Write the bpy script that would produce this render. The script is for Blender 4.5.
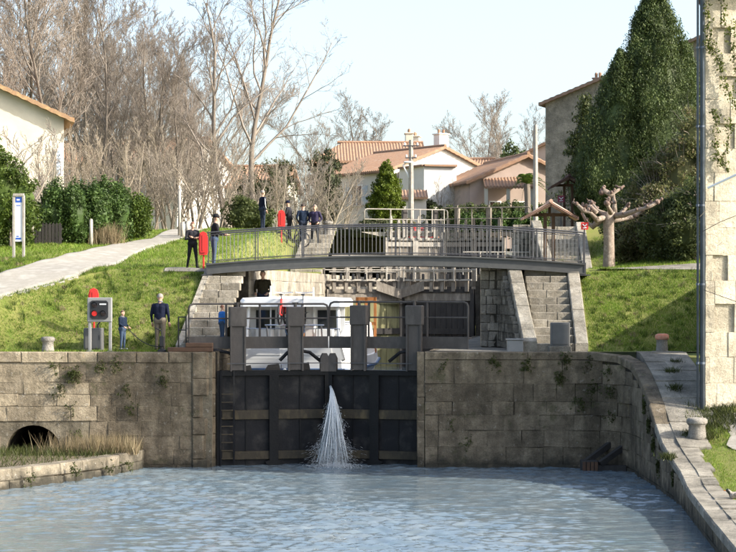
import bpy, bmesh, math, random
import numpy as np
from mathutils import Vector, Matrix

R = math.radians
for o in list(bpy.data.objects):
    bpy.data.objects.remove(o)
S = bpy.context.scene
COL = S.collection

# ---------------------------------------------------------------- camera
F = 1790.0          # focal length in photo pixels (736 wide)
EYE = 5.3           # metres above the lower water
HOR = 295.0         # photo row of the horizon
cam = bpy.data.cameras.new("camera")
camo = bpy.data.objects.new("camera", cam)
COL.objects.link(camo)
cam.sensor_fit = 'HORIZONTAL'
cam.sensor_width = 36.0
cam.lens = 36.0 * F / 736.0
cam.shift_y = (HOR - 276.0) / 736.0
cam.clip_start = 0.5
cam.clip_end = 6000
camo.location = (0, 0, EYE)
camo.rotation_euler = (R(90), 0, 0)
S.camera = camo

# ---------------------------------------------------------------- light
SUN_E = R(30.0)
SUN_H = Vector((0.957, -0.29, 0)).normalized()      # towards the sun, in plan
sd = bpy.data.lights.new("sun", 'SUN')
sd.energy = 3.5
sd.angle = R(0.5)
sd.color = (1.0, 0.93, 0.82)
so = bpy.data.objects.new("sun", sd)
COL.objects.link(so)
sdir = Vector((SUN_H.x * math.cos(SUN_E), SUN_H.y * math.cos(SUN_E), math.sin(SUN_E)))
so.rotation_euler = (-sdir).to_track_quat('-Z', 'Y').to_euler()
so.location = (60, -20, 60)
w = bpy.data.worlds.new("World")
S.world = w
w.use_nodes = True
nt = w.node_tree
nt.nodes.clear()
sky = nt.nodes.new('ShaderNodeTexSky')
sky.sky_type = 'NISHITA'
sky.sun_disc = False
sky.sun_elevation = SUN_E
sky.sun_rotation = math.atan2(SUN_H.x, SUN_H.y)
sky.altitude = 100
sky.air_density = 1.0
sky.dust_density = 3.5
sky.ozone_density = 1.5
bg = nt.nodes.new('ShaderNodeBackground')
bg.inputs['Strength'].default_value = 0.15
wo = nt.nodes.new('ShaderNodeOutputWorld')
hs = nt.nodes.new('ShaderNodeHueSaturation')      # a hazy, paler spring sky
hs.inputs['Saturation'].default_value = 0.86
nt.links.new(sky.outputs[0], hs.inputs['Color'])
nt.links.new(hs.outputs[0], bg.inputs[0])
nt.links.new(bg.outputs[0], wo.inputs[0])
S.view_settings.view_transform = 'Standard'
S.view_settings.look = 'None'
S.view_settings.exposure = 1.42
S.view_settings.gamma = 1.0
S.view_settings.use_curve_mapping = False
S.render.engine = 'CYCLES'
S.cycles.use_denoising = True
S.cycles.max_bounces = 6
S.cycles.transparent_max_bounces = 12

# ---------------------------------------------------------------- helpers
def P(px, py, Y):
    return Vector(((px - 368.0) / F * Y, Y, EYE - (py - HOR) / F * Y))
def XP(px, Y): return (px - 368.0) / F * Y
def ZP(py, Y): return EYE - (py - HOR) / F * Y

def link(o, parent=None):
    COL.objects.link(o)
    if parent is not None:
        o.parent = parent
    return o

def root_loc(o):
    while o.parent is not None:
        o = o.parent
    return Vector(o.location)

def tag(o, label=None, cat=None, group=None, kind=None):
    if label: o["label"] = label
    if cat: o["category"] = cat
    if group: o["group"] = group
    if kind: o["kind"] = kind
    return o

def thing(name, label, cat, loc=(0, 0, 0), group=None):
    o = bpy.data.objects.new(name, None)
    o.empty_display_size = 0.2
    o.location = loc
    COL.objects.link(o)
    return tag(o, label, cat, group)

def copy_tree(o, parent=None):
    c = o.copy()
    COL.objects.link(c)
    c.parent = parent
    for ch in list(o.children):
        copy_tree(ch, c)
    return c

class MB:
    """collects faces; build() links them as one mesh object"""
    def __init__(s):
        s.v = []; s.f = []; s.m = []; s.cur = 0
    def add(s, vs, fs):
        b = len(s.v)
        s.v.extend([tuple(v) for v in vs])
        s.f.extend([tuple(i + b for i in f) for f in fs])
        s.m.extend([s.cur] * len(fs))
        return s
    def box(s, x0, x1, y0, y1, z0, z1):
        return s.add([(x0, y0, z0), (x1, y0, z0), (x1, y1, z0), (x0, y1, z0), (x0, y0, z1), (x1, y0, z1), (x1, y1, z1), (x0, y1, z1)],
                     [(0, 3, 2, 1), (4, 5, 6, 7), (0, 1, 5, 4), (1, 2, 6, 5), (2, 3, 7, 6), (3, 0, 4, 7)])
    def bbox(s, x0, x1, y0, y1, z0, z1, c=0.02):
        """box with chamfered vertical and horizontal edges"""
        b = bmesh.new()
        bmesh.ops.create_cube(b, size=1.0)
        for v in b.verts:
            v.co = Vector((x0 + (v.co.x + .5) * (x1 - x0), y0 + (v.co.y + .5) * (y1 - y0), z0 + (v.co.z + .5) * (z1 - z0)))
        bmesh.ops.bevel(b, geom=list(b.edges), offset=c, segments=1, affect='EDGES', profile=.5)
        b.verts.ensure_lookup_table()
        s.add([v.co for v in b.verts], [[v.index for v in f.verts] for f in b.faces])
        b.free()
        return s
    def bar(s, p, q, wd, h, up=(0, 0, 1)):
        p = Vector(p); q = Vector(q)
        d = (q - p).normalized(); up = Vector(up)
        sx = d.cross(up)
        if sx.length < 1e-5: sx = d.cross(Vector((0, 1, 0)))
        sx.normalize(); uu = sx.cross(d).normalized()
        a = sx * (wd / 2); b = uu * (h / 2)
        return s.add([p - a - b, p + a - b, p + a + b, p - a + b, q - a - b, q + a - b, q + a + b, q - a + b],
                     [(0, 1, 2, 3), (7, 6, 5, 4), (0, 4, 5, 1), (1, 5, 6, 2), (2, 6, 7, 3), (3, 7, 4, 0)])
    def tube(s, pts, r, n=6, caps=True):
        pts = [Vector(p) for p in pts]
        k = len(pts)
        rs = [r] * k if not hasattr(r, '__len__') else list(r)
        vs = []; fs = []
        ref = Vector((0, 0, 1))
        if abs((pts[-1] - pts[0]).normalized().z) > .9: ref = Vector((0, 1, 0))
        for i in range(k):
            t = (pts[min(i + 1, k - 1)] - pts[max(i - 1, 0)])
            if t.length < 1e-9: t = Vector((0, 0, 1))
            t.normalize()
            a = t.cross(ref)
            if a.length < 1e-4: a = t.cross(Vector((1, 0, 0)))
            a.normalize(); b = a.cross(t)
            for j in range(n):
                th = 2 * math.pi * j / n
                vs.append(pts[i] + (a * math.cos(th) + b * math.sin(th)) * rs[i])
        for i in range(k - 1):
            for j in range(n):
                j2 = (j + 1) % n
                fs.append((i * n + j, i * n + j2, (i + 1) * n + j2, (i + 1) * n + j))
        if caps:
            fs.append(tuple(range(n))[::-1]); fs.append(tuple((k - 1) * n + j for j in range(n)))
        return s.add(vs, fs)
    def lathe(s, prof, c, n=12, axis='z'):
        vs = []; fs = []
        c = Vector(c)
        for (r, z) in prof:
            for j in range(n):
                th = 2 * math.pi * j / n
                if axis == 'z': vs.append(c + Vector((r * math.cos(th), r * math.sin(th), z)))
                elif axis == 'x': vs.append(c + Vector((z, r * math.cos(th), r * math.sin(th))))
                else: vs.append(c + Vector((r * math.cos(th), z, r * math.sin(th))))
        k = len(prof)
        for i in range(k - 1):
            for j in range(n):
                j2 = (j + 1) % n
                fs.append((i * n + j, i * n + j2, (i + 1) * n + j2, (i + 1) * n + j))
        fs.append(tuple(range(n))[::-1]); fs.append(tuple((k - 1) * n + j for j in range(n)))
        return s.add(vs, fs)
    def ell(s, c, r, nu=10, nv=6):
        c = Vector(c)
        if not hasattr(r, '__len__'): r = (r, r, r)
        prof = []
        vs = []; fs = []
        for i in range(nv + 1):
            ph = math.pi * i / nv
            rr = max(math.sin(ph), 1e-3); zz = -math.cos(ph)
            for j in range(nu):
                th = 2 * math.pi * j / nu
                vs.append(c + Vector((r[0] * rr * math.cos(th), r[1] * rr * math.sin(th), r[2] * zz)))
        for i in range(nv):
            for j in range(nu):
                j2 = (j + 1) % nu
                fs.append((i * nu + j, i * nu + j2, (i + 1) * nu + j2, (i + 1) * nu + j))
        return s.add(vs, fs)
    def prism(s, poly, ext):
        """poly: list of 3-D points (planar, may be concave); ext: extrusion vector"""
        n = len(poly); e = Vector(ext)
        poly = [Vector(p) for p in poly]
        vs = poly + [p + e for p in poly]
        fs = [tuple(range(n))[::-1], tuple(range(n, 2 * n))]
        for i in range(n):
            j = (i + 1) % n
            fs.append((i, j, n + j, n + i))
        return s.add(vs, fs)
    def quad(s, a, b, c, d):
        return s.add([a, b, c, d], [(0, 1, 2, 3)])
    def grid(s, pts, nu, nv):
        fs = []
        for i in range(nv - 1):
            for j in range(nu - 1):
                fs.append((i * nu + j, i * nu + j + 1, (i + 1) * nu + j + 1, (i + 1) * nu + j))
        return s.add(pts, fs)
    def mesh(s, name, mats, origin=(0, 0, 0), smooth=False):
        me = bpy.data.meshes.new(name)
        ox, oy, oz = origin
        me.from_pydata([(x - ox, y - oy, z - oz) for (x, y, z) in s.v], [], s.f)
        if not isinstance(mats, (list, tuple)): mats = [mats]
        for m in mats: me.materials.append(m)
        if len(mats) > 1: me.polygons.foreach_set('material_index', s.m)
        if smooth: me.polygons.foreach_set('use_smooth', [True] * len(me.polygons))
        bm = bmesh.new(); bm.from_mesh(me)
        if len(bm.faces) < 20000:
            bmesh.ops.recalc_face_normals(bm, faces=bm.faces)
        bm.to_mesh(me); bm.free()
        return me
    def build(s, name, mats, parent=None, smooth=False):
        org = root_loc(parent) if parent is not None else (0, 0, 0)
        o = bpy.data.objects.new(name, s.mesh(name, mats, org, smooth))
        return link(o, parent)

def np_mesh(name, verts, faces, mats, smooth=False, matidx=None):
    """fast path: verts (n,3), faces (m,k) arrays"""
    me = bpy.data.meshes.new(name)
    verts = np.asarray(verts, dtype=np.float32); faces = np.asarray(faces, dtype=np.int32)
    m, k = faces.shape
    me.vertices.add(len(verts)); me.vertices.foreach_set('co', verts.ravel())
    me.loops.add(m * k); me.loops.foreach_set('vertex_index', faces.ravel())
    me.polygons.add(m)
    me.polygons.foreach_set('loop_start', np.arange(0, m * k, k, dtype=np.int32))
    if not isinstance(mats, (list, tuple)): mats = [mats]
    for mt in mats: me.materials.append(mt)
    if matidx is not None: me.polygons.foreach_set('material_index', np.asarray(matidx, dtype=np.int32))
    if smooth: me.polygons.foreach_set('use_smooth', np.ones(m, dtype=bool))
    me.update(calc_edges=True)
    me.validate()
    return me

# ---------------------------------------------------------------- materials
def _nodes(name):
    m = bpy.data.materials.new(name); m.use_nodes = True
    t = m.node_tree
    return m, t, t.nodes['Principled BSDF']

def _noise(t, vec, scale, detail=4, rough=.6, stretch=None):
    n = t.nodes.new('ShaderNodeTexNoise')
    n.inputs['Scale'].default_value = scale
    n.inputs['Detail'].default_value = detail
    n.inputs['Roughness'].default_value = rough
    if stretch:
        mp = t.nodes.new('ShaderNodeMapping'); mp.inputs['Scale'].default_value = stretch
        t.links.new(vec, mp.inputs[0]); vec = mp.outputs[0]
    t.links.new(vec, n.inputs['Vector'])
    return n.outputs[0]

def _ramp(t, fac, stops):
    r = t.nodes.new('ShaderNodeValToRGB')
    el = r.color_ramp.elements
    while len(el) < len(stops): el.new(.5)
    for e, (p, c) in zip(el, stops):
        e.position = p; e.color = (c[0], c[1], c[2], 1) if hasattr(c, '__len__') else (c, c, c, 1)
    t.links.new(fac, r.inputs[0])
    return r.outputs[0]

def _mix(t, fac, a, b, mode='MIX'):
    m = t.nodes.new('ShaderNodeMix'); m.data_type = 'RGBA'; m.blend_type = mode
    for s, v in ((0, fac), (6, a), (7, b)):
        if hasattr(v, 'is_linked') or hasattr(v, 'links'): t.links.new(v, m.inputs[s])
        elif hasattr(v, '__len__'): m.inputs[s].default_value = (v[0], v[1], v[2], 1)
        else: m.inputs[s].default_value = v
    return m.outputs[2]

def _bump(t, h, bsdf, strength, dist):
    b = t.nodes.new('ShaderNodeBump'); b.inputs['Strength'].default_value = strength
    b.inputs['Distance'].default_value = dist
    t.links.new(h, b.inputs['Height']); t.links.new(b.outputs[0], bsdf.inputs['Normal'])

def _pos(t):
    return t.nodes.new('ShaderNodeNewGeometry').outputs['Position']

def _objrand(t, amount):
    oi = t.nodes.new('ShaderNodeObjectInfo')
    mr = t.nodes.new('ShaderNodeMapRange')
    mr.inputs['To Min'].default_value = 1 - amount; mr.inputs['To Max'].default_value = 1 + amount
    t.links.new(oi.outputs['Random'], mr.inputs[0])
    return mr.outputs[0]

def _islrand(t):
    return t.nodes.new('ShaderNodeNewGeometry').outputs['Random Per Island']

def mat(name, c1, c2=None, scale=4, rough=.8, bump=.0, bscale=None, metal=0, spec=.35, objrand=0, stretch=None, c3=None, coords='world'):
    m, t, b = _nodes(name)
    b.inputs['Roughness'].default_value = rough
    b.inputs['Metallic'].default_value = metal
    b.inputs['Specular IOR Level'].default_value = spec
    if c2 is None: c2 = tuple(x * .8 for x in c1)
    if coords == 'world': pos = _pos(t)
    else: pos = t.nodes.new('ShaderNodeTexCoord').outputs['Object']
    n = _noise(t, pos, scale, 5, .6, stretch)
    stops = [(.3, c1), (.7, c2)] if c3 is None else [(.25, c1), (.5, c2), (.75, c3)]
    col = _ramp(t, n, stops)
    if objrand: col = _mix(t, 1.0, col, _objrand(t, objrand), 'MULTIPLY')
    t.links.new(col, b.inputs['Base Color'])
    if bump:
        h = _noise(t, pos, bscale or scale * 4, 5, .65)
        _bump(t, h, b, bump, .03)
    return m

ALB = .74
def stone_mat(name, light, mid, dark, lichen=0.0, orange=0.0, stain=.5, bump=.6, objrand=.22, moss=0.0, damp=0.0):
    light, mid, dark = [tuple(x * ALB for x in c) for c in (light, mid, dark)]
    m, t, b = _nodes(name)
    b.inputs['Roughness'].default_value = .9
    b.inputs['Specular IOR Level'].default_value = .25
    pos = _pos(t)
    col = _ramp(t, _noise(t, pos, 2.2, 6, .65), [(.28, dark), (.5, mid), (.72, light)])
    col = _mix(t, 1.0, col, _objrand(t, objrand), 'MULTIPLY')
    col = _mix(t, 1.0, col, _ramp(t, _noise(t, pos, .8, 8, .75), [(.3, .55), (.7, 1.3)]), 'MULTIPLY')
    col = _mix(t, 1.0, col, _ramp(t, _noise(t, pos, 26, 4, .7), [(.3, .72), (.7, 1.2)]), 'MULTIPLY')
    # tall run-off stains
    st = _ramp(t, _noise(t, pos, 1.3, 5, .6, (1.3, 1.3, .22)), [(.45, 0), (.68, 1)])
    stm = t.nodes.new('ShaderNodeMath'); stm.operation = 'MULTIPLY'; stm.inputs[1].default_value = stain
    t.links.new(st, stm.inputs[0])
    col = _mix(t, stm.outputs[0], col, tuple(x * .35 for x in dark))
    if moss:
        ms = _ramp(t, _noise(t, pos, 1.7, 6, .7), [(.58, 0), (.66, moss)])
        col = _mix(t, ms, col, (.05, .06, .02))
    if lichen:
        lc = _ramp(t, _noise(t, pos, 7, 5, .75), [(.6, 0), (.66, lichen)])
        col = _mix(t, lc, col, (.42, .40, .35))
    if orange:
        oc = _ramp(t, _noise(t, pos, 1.1, 5, .75), [(.62, 0), (.7, orange)])
        col = _mix(t, oc, col, (.42, .27, .07))
    if damp:
        sx = t.nodes.new('ShaderNodeSeparateXYZ'); t.links.new(pos, sx.inputs[0])
        mr = t.nodes.new('ShaderNodeMath'); mr.operation = 'ADD'
        t.links.new(sx.outputs[2], mr.inputs[0]); t.links.new(_noise(t, pos, 3, 4, .6), mr.inputs[1])
        dm = _ramp(t, mr.outputs[0], [(.55, damp), (.95, 0)])
        col = _mix(t, dm, col, (.035, .033, .025))
    t.links.new(col, b.inputs['Base Color'])
    _bump(t, _noise(t, pos, 7, 10, .75), b, min(1, bump * 1.5), .09)
    return m

def leaf_mat(name, cols, trans=.3, rough=.6):
    cols = [tuple(x * .78 for x in c) for c in cols]
    m, t, b = _nodes(name)
    b.inputs['Roughness'].default_value = rough
    b.inputs['Specular IOR Level'].default_value = .3
    col = _ramp(t, _islrand(t), [(i / max(1, len(cols) - 1), c) for i, c in enumerate(cols)])
    n = _ramp(t, _noise(t, _pos(t), 1.1, 3, .6), [(.3, .65), (.7, 1.25)])
    col = _mix(t, 1.0, col, n, 'MULTIPLY')
    t.links.new(col, b.inputs['Base Color'])
    if trans:
        tr = t.nodes.new('ShaderNodeBsdfTranslucent'); t.links.new(col, tr.inputs[0])
        ms = t.nodes.new('ShaderNodeMixShader'); ms.inputs[0].default_value = trans
        out = t.nodes['Material Output']
        t.links.new(b.outputs[0], ms.inputs[1]); t.links.new(tr.outputs[0], ms.inputs[2])
        t.links.new(ms.outputs[0], out.inputs[0])
    return m

def plain(name, c, rough=.6, metal=0, spec=.4, var=.15, scale=3, objrand=0):
    return mat(name, tuple(x * (1 + var) for x in c), tuple(x * (1 - var) for x in c), scale=scale, rough=rough, metal=metal, spec=spec, objrand=objrand)

def emis(name, c, s):
    m, t, b = _nodes(name)
    b.inputs['Base Color'].default_value = (*c, 1)
    b.inputs['Emission Color'].default_value = (*c, 1)
    b.inputs['Emission Strength'].default_value = s
    return m

M = {}
M['wall_shade'] = stone_mat('shade_toned_lock_stone', (.40, .335, .235), (.265, .215, .148), (.135, .11, .075), lichen=.35, orange=.15, stain=.6, moss=.5, damp=.85)  # lock stone with shade worked into a darker colour
M['wall_lit'] = stone_mat('sunlit_lichened_lock_stone', (.72, .61, .44), (.53, .44, .305), (.28, .23, .155), lichen=.8, orange=.55, stain=.55, moss=.3, damp=.8)  # lighter copy of the lock stone for the sunlit end of the wall
M['mortar_pale'] = stone_mat('pale_wall_bedding', (.40, .35, .26), (.28, .24, .17), (.15, .13, .095), lichen=.6, orange=.4, stain=.55, moss=.3, damp=.8, objrand=0)
M['mortar'] = stone_mat('wall_mortar', (.13, .115, .09), (.085, .073, .056), (.045, .04, .03), stain=.4, objrand=0)
M['ledge'] = stone_mat('ledge_stone', (.40, .35, .27), (.30, .26, .19), (.17, .15, .11), lichen=.7, orange=.25, stain=.35, damp=.9)
M['step'] = stone_mat('step_stone', (.62, .56, .46), (.48, .43, .34), (.29, .255, .195), lichen=.6, stain=.35, objrand=.15)
M['coping'] = stone_mat('coping_stone', (.58, .54, .46), (.46, .42, .34), (.28, .25, .19), lichen=.5, stain=.3, objrand=.12)
M['rubble'] = stone_mat('rubble_stone', (.50, .455, .375), (.35, .315, .255), (.20, .18, .145), lichen=.4, stain=.2, objrand=.35)
M['slab'] = stone_mat('quay_slab', (.50, .46, .38), (.37, .34, .28), (.22, .205, .165), lichen=.4, stain=.2, objrand=.15)
M['ashlar'] = stone_mat('cream_ashlar', (.92, .84, .66), (.80, .71, .54), (.58, .51, .38), lichen=.15, stain=.12, objrand=.14, bump=.5)
M['grey_wall'] = stone_mat('grey_house_stone', (.42, .385, .32), (.32, .295, .245), (.20, .185, .155), lichen=.3, stain=.35, objrand=0)
M['soil'] = mat('bank_turf', (.11, .165, .014), (.165, .165, .045), 1.1, .95, .5, 20, c3=(.075, .12, .012))
M['gravel'] = mat('pale_gravel', (.38, .36, .315), (.27, .25, .21), 1.6, .95, .5, 60, c3=(.40, .38, .335))
M['earth'] = mat('dry_earth', (.16, .125, .08), (.10, .08, .05), 3, .95, .5)
M['black_steel'] = mat('algae_black_steel', (.0035, .004, .006), (.008, .008, .010), 1.6, .5, .3, 12, spec=.2, c3=(.045, .042, .038))
M['black_frame'] = mat('wet_black_frame', (.0025, .003, .004), (.006, .006, .007), 2.5, .45, .3, 14, spec=.2)
M['rust_beam'] = mat('mud_stained_beam', (.09, .07, .036), (.03, .024, .015), 3.5, .7, .3, 12, c3=(.06, .048, .027), stretch=(1, 1, .4))
M['grey_steel'] = mat('grey_painted_steel', (.105, .094, .084), (.062, .055, .05), 3, .6, .2, 20, metal=.0, spec=.3, c3=(.088, .078, .07), stretch=(1, 1, .4))
M['bridge_steel'] = mat('bridge_grey_steel', (.085, .085, .08), (.06, .06, .06), 4, .45, .05, 30, spec=.5)
M['rail_steel'] = mat('galvanised_rail', (.06, .06, .065), (.045, .045, .05), 6, .45, spec=.5)
M['timber_grey'] = mat('weathered_timber', (.27, .235, .19), (.15, .13, .105), 4, .85, .4, 18, stretch=(1, 1, .25), c3=(.36, .32, .265))
M['timber_dark'] = mat('dark_timber', (.05, .045, .04), (.025, .023, .022), 4, .8, .4, 18, stretch=(1, 1, .3))
M['timber_brown'] = mat('brown_timber', (.11, .06, .035), (.06, .035, .022), 4, .75, .3, 18)
M['pale_wood'] = mat('pale_grey_post', (.42, .39, .335), (.29, .26, .22), 5, .8, .3)
M['yellow_plank'] = mat('sunlit_yellow_plank', (.26, .25, .12), (.15, .14, .07), 5, .8, .4, stretch=(1, 1, .2))  # yellow tint stands for sun on the planks
M['white_paint'] = plain('white_paint', (.78, .78, .76), .35, var=.04)
M['boat_white'] = plain('boat_gelcoat', (.82, .82, .80), .22, spec=.5, var=.03, scale=1.5)
M['boat_glass'] = plain('boat_glass', (.03, .035, .04), .08, spec=.6)
M['boat_trim'] = plain('boat_trim_blue', (.05, .10, .20), .4)
M['boat_wood'] = plain('orange_wood', (.34, .13, .035), .5, var=.3)
M['red'] = plain('lifebuoy_red', (.62, .035, .03), .4, var=.08)
M['orange'] = plain('orange_paint', (.62, .16, .05), .6)
M['black'] = plain('black_plastic', (.018, .018, .02), .45)
M['chrome'] = plain('chrome', (.55, .55, .56), .25, metal=.9)
M['skin'] = plain('skin', (.50, .30, .21), .55, var=.06)
M['hair_grey'] = plain('grey_hair', (.22, .20, .18), .7)
M['baluster'] = plain('galvanised_baluster', (.20, .20, .195), .5)
M['hair_dark'] = plain('dark_hair', (.035, .022, .015), .6)
M['hair_red'] = plain('auburn_hair', (.16, .06, .03), .6)
def cloth(name, c): return mat(name, tuple(x * 1.15 for x in c), tuple(x * .8 for x in c), 9, .9, .5, 14, spec=.15)
# ---------------------------------------------------------------- levels and terrain
L0, L1, L2 = 3.55, 6.2, 8.4
AX = 0.13                                   # the lock's axis drifts to the right
def chl(Y): return -4.76 + AX * (Y - 55)    # left chamber edge
def chr_(Y): return 1.75 + AX * (Y - 55)    # right chamber edge
def ret_r(Y): return 3.85 + AX * (Y - 60.5) # right retaining wall
STX, STY = 2.7, 20.5                        # second flight of stairs relative to the first

def bump2(X, Y):
    return .035 * math.sin(1.7 * X + .6 * Y) * math.sin(1.3 * Y - .4 * X) + .03 * math.sin(.53 * X - .9 * Y + 1)

def interp(x, xs, ys):
    return float(np.interp(x, xs, ys))

def zfar(Y): return interp(Y, [79, 85, 130, 220, 500], [8.2, 8.4, 9.4, 10.5, 12])

def z_strip(Y):      # the walk along the lock
    return interp(Y, [60.5, 76.3, 81.2, 100, 130, 220, 500], [L1, L1, L2, L2 + .1, 9.4, 10.5, 12])

def zL(X, Y):
    if Y < 56.0: return L0
    a = min(1, max(0, (X + 12) / 3.5))
    Y1 = 57 + 3.8 * a; z1 = 5.14 + 1.06 * a
    if Y < Y1:
        t = (Y - 56.0) / (Y1 - 56.0)
        z = L0 + (z1 - L0) * (t * .75 + .25 * (1 - (1 - t) ** 2))
        return z + bump2(X, Y) * min(1, (Y - 56) * 1.2)
    za = interp(Y, [57, 60, 65, 73, 79, 85, 130, 220, 500], [5.14, 6.07, 6.86, 7.5, 8.0, 8.4, 9.4, 10.5, 12])
    zb = interp(Y, [57, 60, 60.8, 64, 66, 72, 79, 85, 130, 220, 500], [5.14, 6.03, 6.2, 6.32, 6.66, 7.3, 8.15, 8.4, 9.4, 10.5, 12])
    z = za + (zb - za) * a + bump2(X, Y) * min(1, (Y - Y1) / 3) * .8
    if Y > 60.5:
        t = chl(Y) - X
        k = min(1, max(0, (t - 1.75) / .8))
        z = z_strip(Y) * (1 - k) + z * k
    return z

def zR(X, Y):
    if Y < 55.9: return L0
    if Y < 61.0:
        t = (Y - 55.9) / 5.1
        z = L0 + (6.08 - L0) * (t * .8 + .2 * math.sin(t * math.pi / 2))
        return z + bump2(X, Y) * min(1, (Y - 55.9) * 1.2)
    z = interp(Y, [61, 64, 67, 73, 79, 85, 130, 220, 500], [6.08, 6.45, 6.98, 8.0, 8.3, 8.45, 9.4, 10.5, 12]) + bump2(X, Y) * .6
    t = X - ret_r(Y)
    k = min(1, max(0, (t - 3.7) / 4.0))
    if t < 1.75 and 61 < Y < 99: return L1
    return z_strip(Y) * (1 - k) + z * k

def zground(X, Y):
    if X < chl(max(Y, 55)) + .5: return zL(X, Y)
    return zR(X, Y)

def G(px, py, y0=55.5, y1=200):
    """where the ray through a photo pixel meets the bank"""
    Y = y0
    prev = None
    while Y < y1:
        p = P(px, py, Y)
        d = p.z - zground(p.x, Y)
        if prev is not None and d <= 0 < prev:
            lo, hi = Y - .1, Y
            for _ in range(20):
                mid = (lo + hi) / 2
                q = P(px, py, mid)
                if q.z - zground(q.x, mid) > 0: lo = mid
                else: hi = mid
            q = P(px, py, hi)
            return Vector((q.x, q.y, zground(q.x, q.y)))
        prev = d
        Y += .1
    raise ValueError((px, py))
def on_ground(px, Y):
    X = XP(px, Y)
    return Vector((X, Y, zground(X, Y)))

YS = list(np.arange(55.35, 60.5, .15)) + [60.49]
YS2 = [60.5] + list(np.arange(60.7, 84, .25)) + list(np.arange(84, 110, 2.0)) + [115, 125, 140, 160, 190, 240, 320, 420, 600]
TS = list(np.arange(0, 10, .2)) + list(np.arange(10, 22, 1.0)) + [24, 28, 34, 45, 60, 90, 140, 220, 350, 600]
def terrain(name, side, label=None):
    mb = MB()
    for rows, edge in ((YS, 0), (YS2, 1)):
        pts = []
        for Y in rows:
            if side < 0:
                e = (-6.02 + .6 * (Y - 55.9) / 4.6) if edge == 0 else chl(Y) - .02
            else:
                e = (6.86 + .25 * (Y - 55.9) / 4.6) if edge == 0 else ret_r(Y) + .02
            for t in TS:
                X = e + side * t
                z_ = (zL if side < 0 else zR)(X, Y) - .005
                if side < 0 and Y < 90 and in_path(X, Y): z_ -= .05
                pts.append((X, Y, z_))
        mb.grid(pts, len(TS), len(rows))
    o = mb.build(name, M['soil'], None, True)
    tag(o, kind='structure')
    return o
# the wide country round it all
mb = MB(); mb.quad((-3000, -600, -1.6), (3000, -600, -1.6), (3000, 5000, -1.6), (-3000, 5000, -1.6))
tag(mb.build('ground', M['soil']), kind='structure')
mb = MB(); mb.quad((-3000, 590, 11.9), (3000, 590, 11.9), (3000, 5000, 12.5), (-3000, 5000, 12.5))
tag(mb.build('far_plain', M['soil']), kind='structure')

# gravel towpath on the left
def strip(lo, hi, n, m, lift):
    def res(pl):
        pl = [Vector(p) for p in pl]
        ds = [0]
        for a, b in zip(pl, pl[1:]): ds.append(ds[-1] + (b - a).length)
        out = []
        for i in range(n):
            s_ = ds[-1] * i / (n - 1)
            out.append(Vector((np.interp(s_, ds, [p.x for p in pl]), np.interp(s_, ds, [p.y for p in pl]), 0)))
        return out
    A, B = res(lo), res(hi)
    pts = []
    for i in range(n):
        for j in range(m):
            p = A[i].lerp(B[i], j / (m - 1))
            if j in (0, m - 1): p.x += .10 * math.sin(i * .41) + .06 * math.sin(i * .93)
            if j == 0: e = p + (p - B[i]).normalized() * .12; pts.append((e.x, e.y, zground(p.x, p.y) - .14))
            elif j == m - 1: pts.append((p.x, p.y, zground(p.x, p.y) - .05))
            else: pts.append((p.x, p.y, zground(p.x, p.y) + lift))
    return pts
PATH_LO = [G(-60, 314), G(0, 297), G(40, 286), G(80, 275.5), G(112, 266.5), G(124, 261), G(140, 252), G(158, 246), G(172, 241.5)]
PATH_HI = [G(-60, 296), G(0, 273), G(30, 264), G(60, 256), G(90, 249), G(112, 245), G(128, 242.5), G(140, 240.5), G(150, 239.5)]
PATH_LO.append(Vector((PATH_LO[-1].x + 1.2, PATH_LO[-1].y + 9, 0))); PATH_HI.append(Vector((PATH_HI[-1].x + .6, PATH_HI[-1].y + 9, 0)))
mb = MB(); mb.grid(strip(PATH_LO, PATH_HI, 160, 25, .045), 25, 160)
tag(mb.build('gravel_path', M['gravel'], None, True), kind='structure')
def in_path(X, Y):
    pts = [(p.x, p.y) for p in PATH_LO] + [(p.x, p.y) for p in PATH_HI[::-1]]
    c = False; j = len(pts) - 1
    for i in range(len(pts)):
        if (pts[i][1] > Y) != (pts[j][1] > Y) and X < (pts[j][0] - pts[i][0]) * (Y - pts[i][1]) / (pts[j][1] - pts[i][1]) + pts[i][0]: c = not c
        j = i
    return c
terrain('bank_left', -1)
terrain('bank_right', 1)
# small landing by the bridge's left end, path on the right bank
mb = MB(); mb.grid([(x, y, zL(x, y) + .025) for y in np.linspace(60.55, 62.0, 5) for x in np.linspace(-6.9, -4.2, 8)], 8, 5)
tag(mb.build('landing_path', M['slab'], None, True), kind='structure')
mb = MB(); mb.grid([(x, y + .2 * math.sin(x * 1.3), zR(x, y + .2 * math.sin(x * 1.3)) + .025) for y in np.linspace(61.2, 63.6, 6) for x in np.linspace(7.9, 22, 40)], 40, 6)
tag(mb.build('bank_path', M['slab'], None, True), kind='structure')

# lower water: a rippled sheet
def ripples(X, Y):
    r = np.random.RandomState(5)
    z = np.zeros_like(X)
    for lam, amp, k in ((1.9, .006, 9), (.8, .0078, 16), (.38, .0084, 24), (.2, .0052, 24)):
        for _ in range(k):
            th = r.normal(1.45, .55); ph = r.uniform(0, 6.28); l = lam * r.uniform(.75, 1.3)
            z += amp / math.sqrt(k) * 1.8 * np.sin(2 * np.pi / l * (X * math.cos(th) + Y * math.sin(th)) + ph)
    env = .75 + .3 * np.sin(.5 * X + 1.2) * np.sin(.35 * Y) + .25 * np.sin(.21 * Y + .4 * X)
    return z * env
wx = np.arange(-13, 9.01, .075); wy = np.arange(33.5, 57.0, .07)
XX, YY = np.meshgrid(wx, wy)
dj = np.sqrt((XX + 1.2) ** 2 + (YY - 55.0) ** 2)
ZZ = ripples(XX, YY) + .03 * np.exp(-dj / 1.2) * np.sin(dj * 9)
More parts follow.
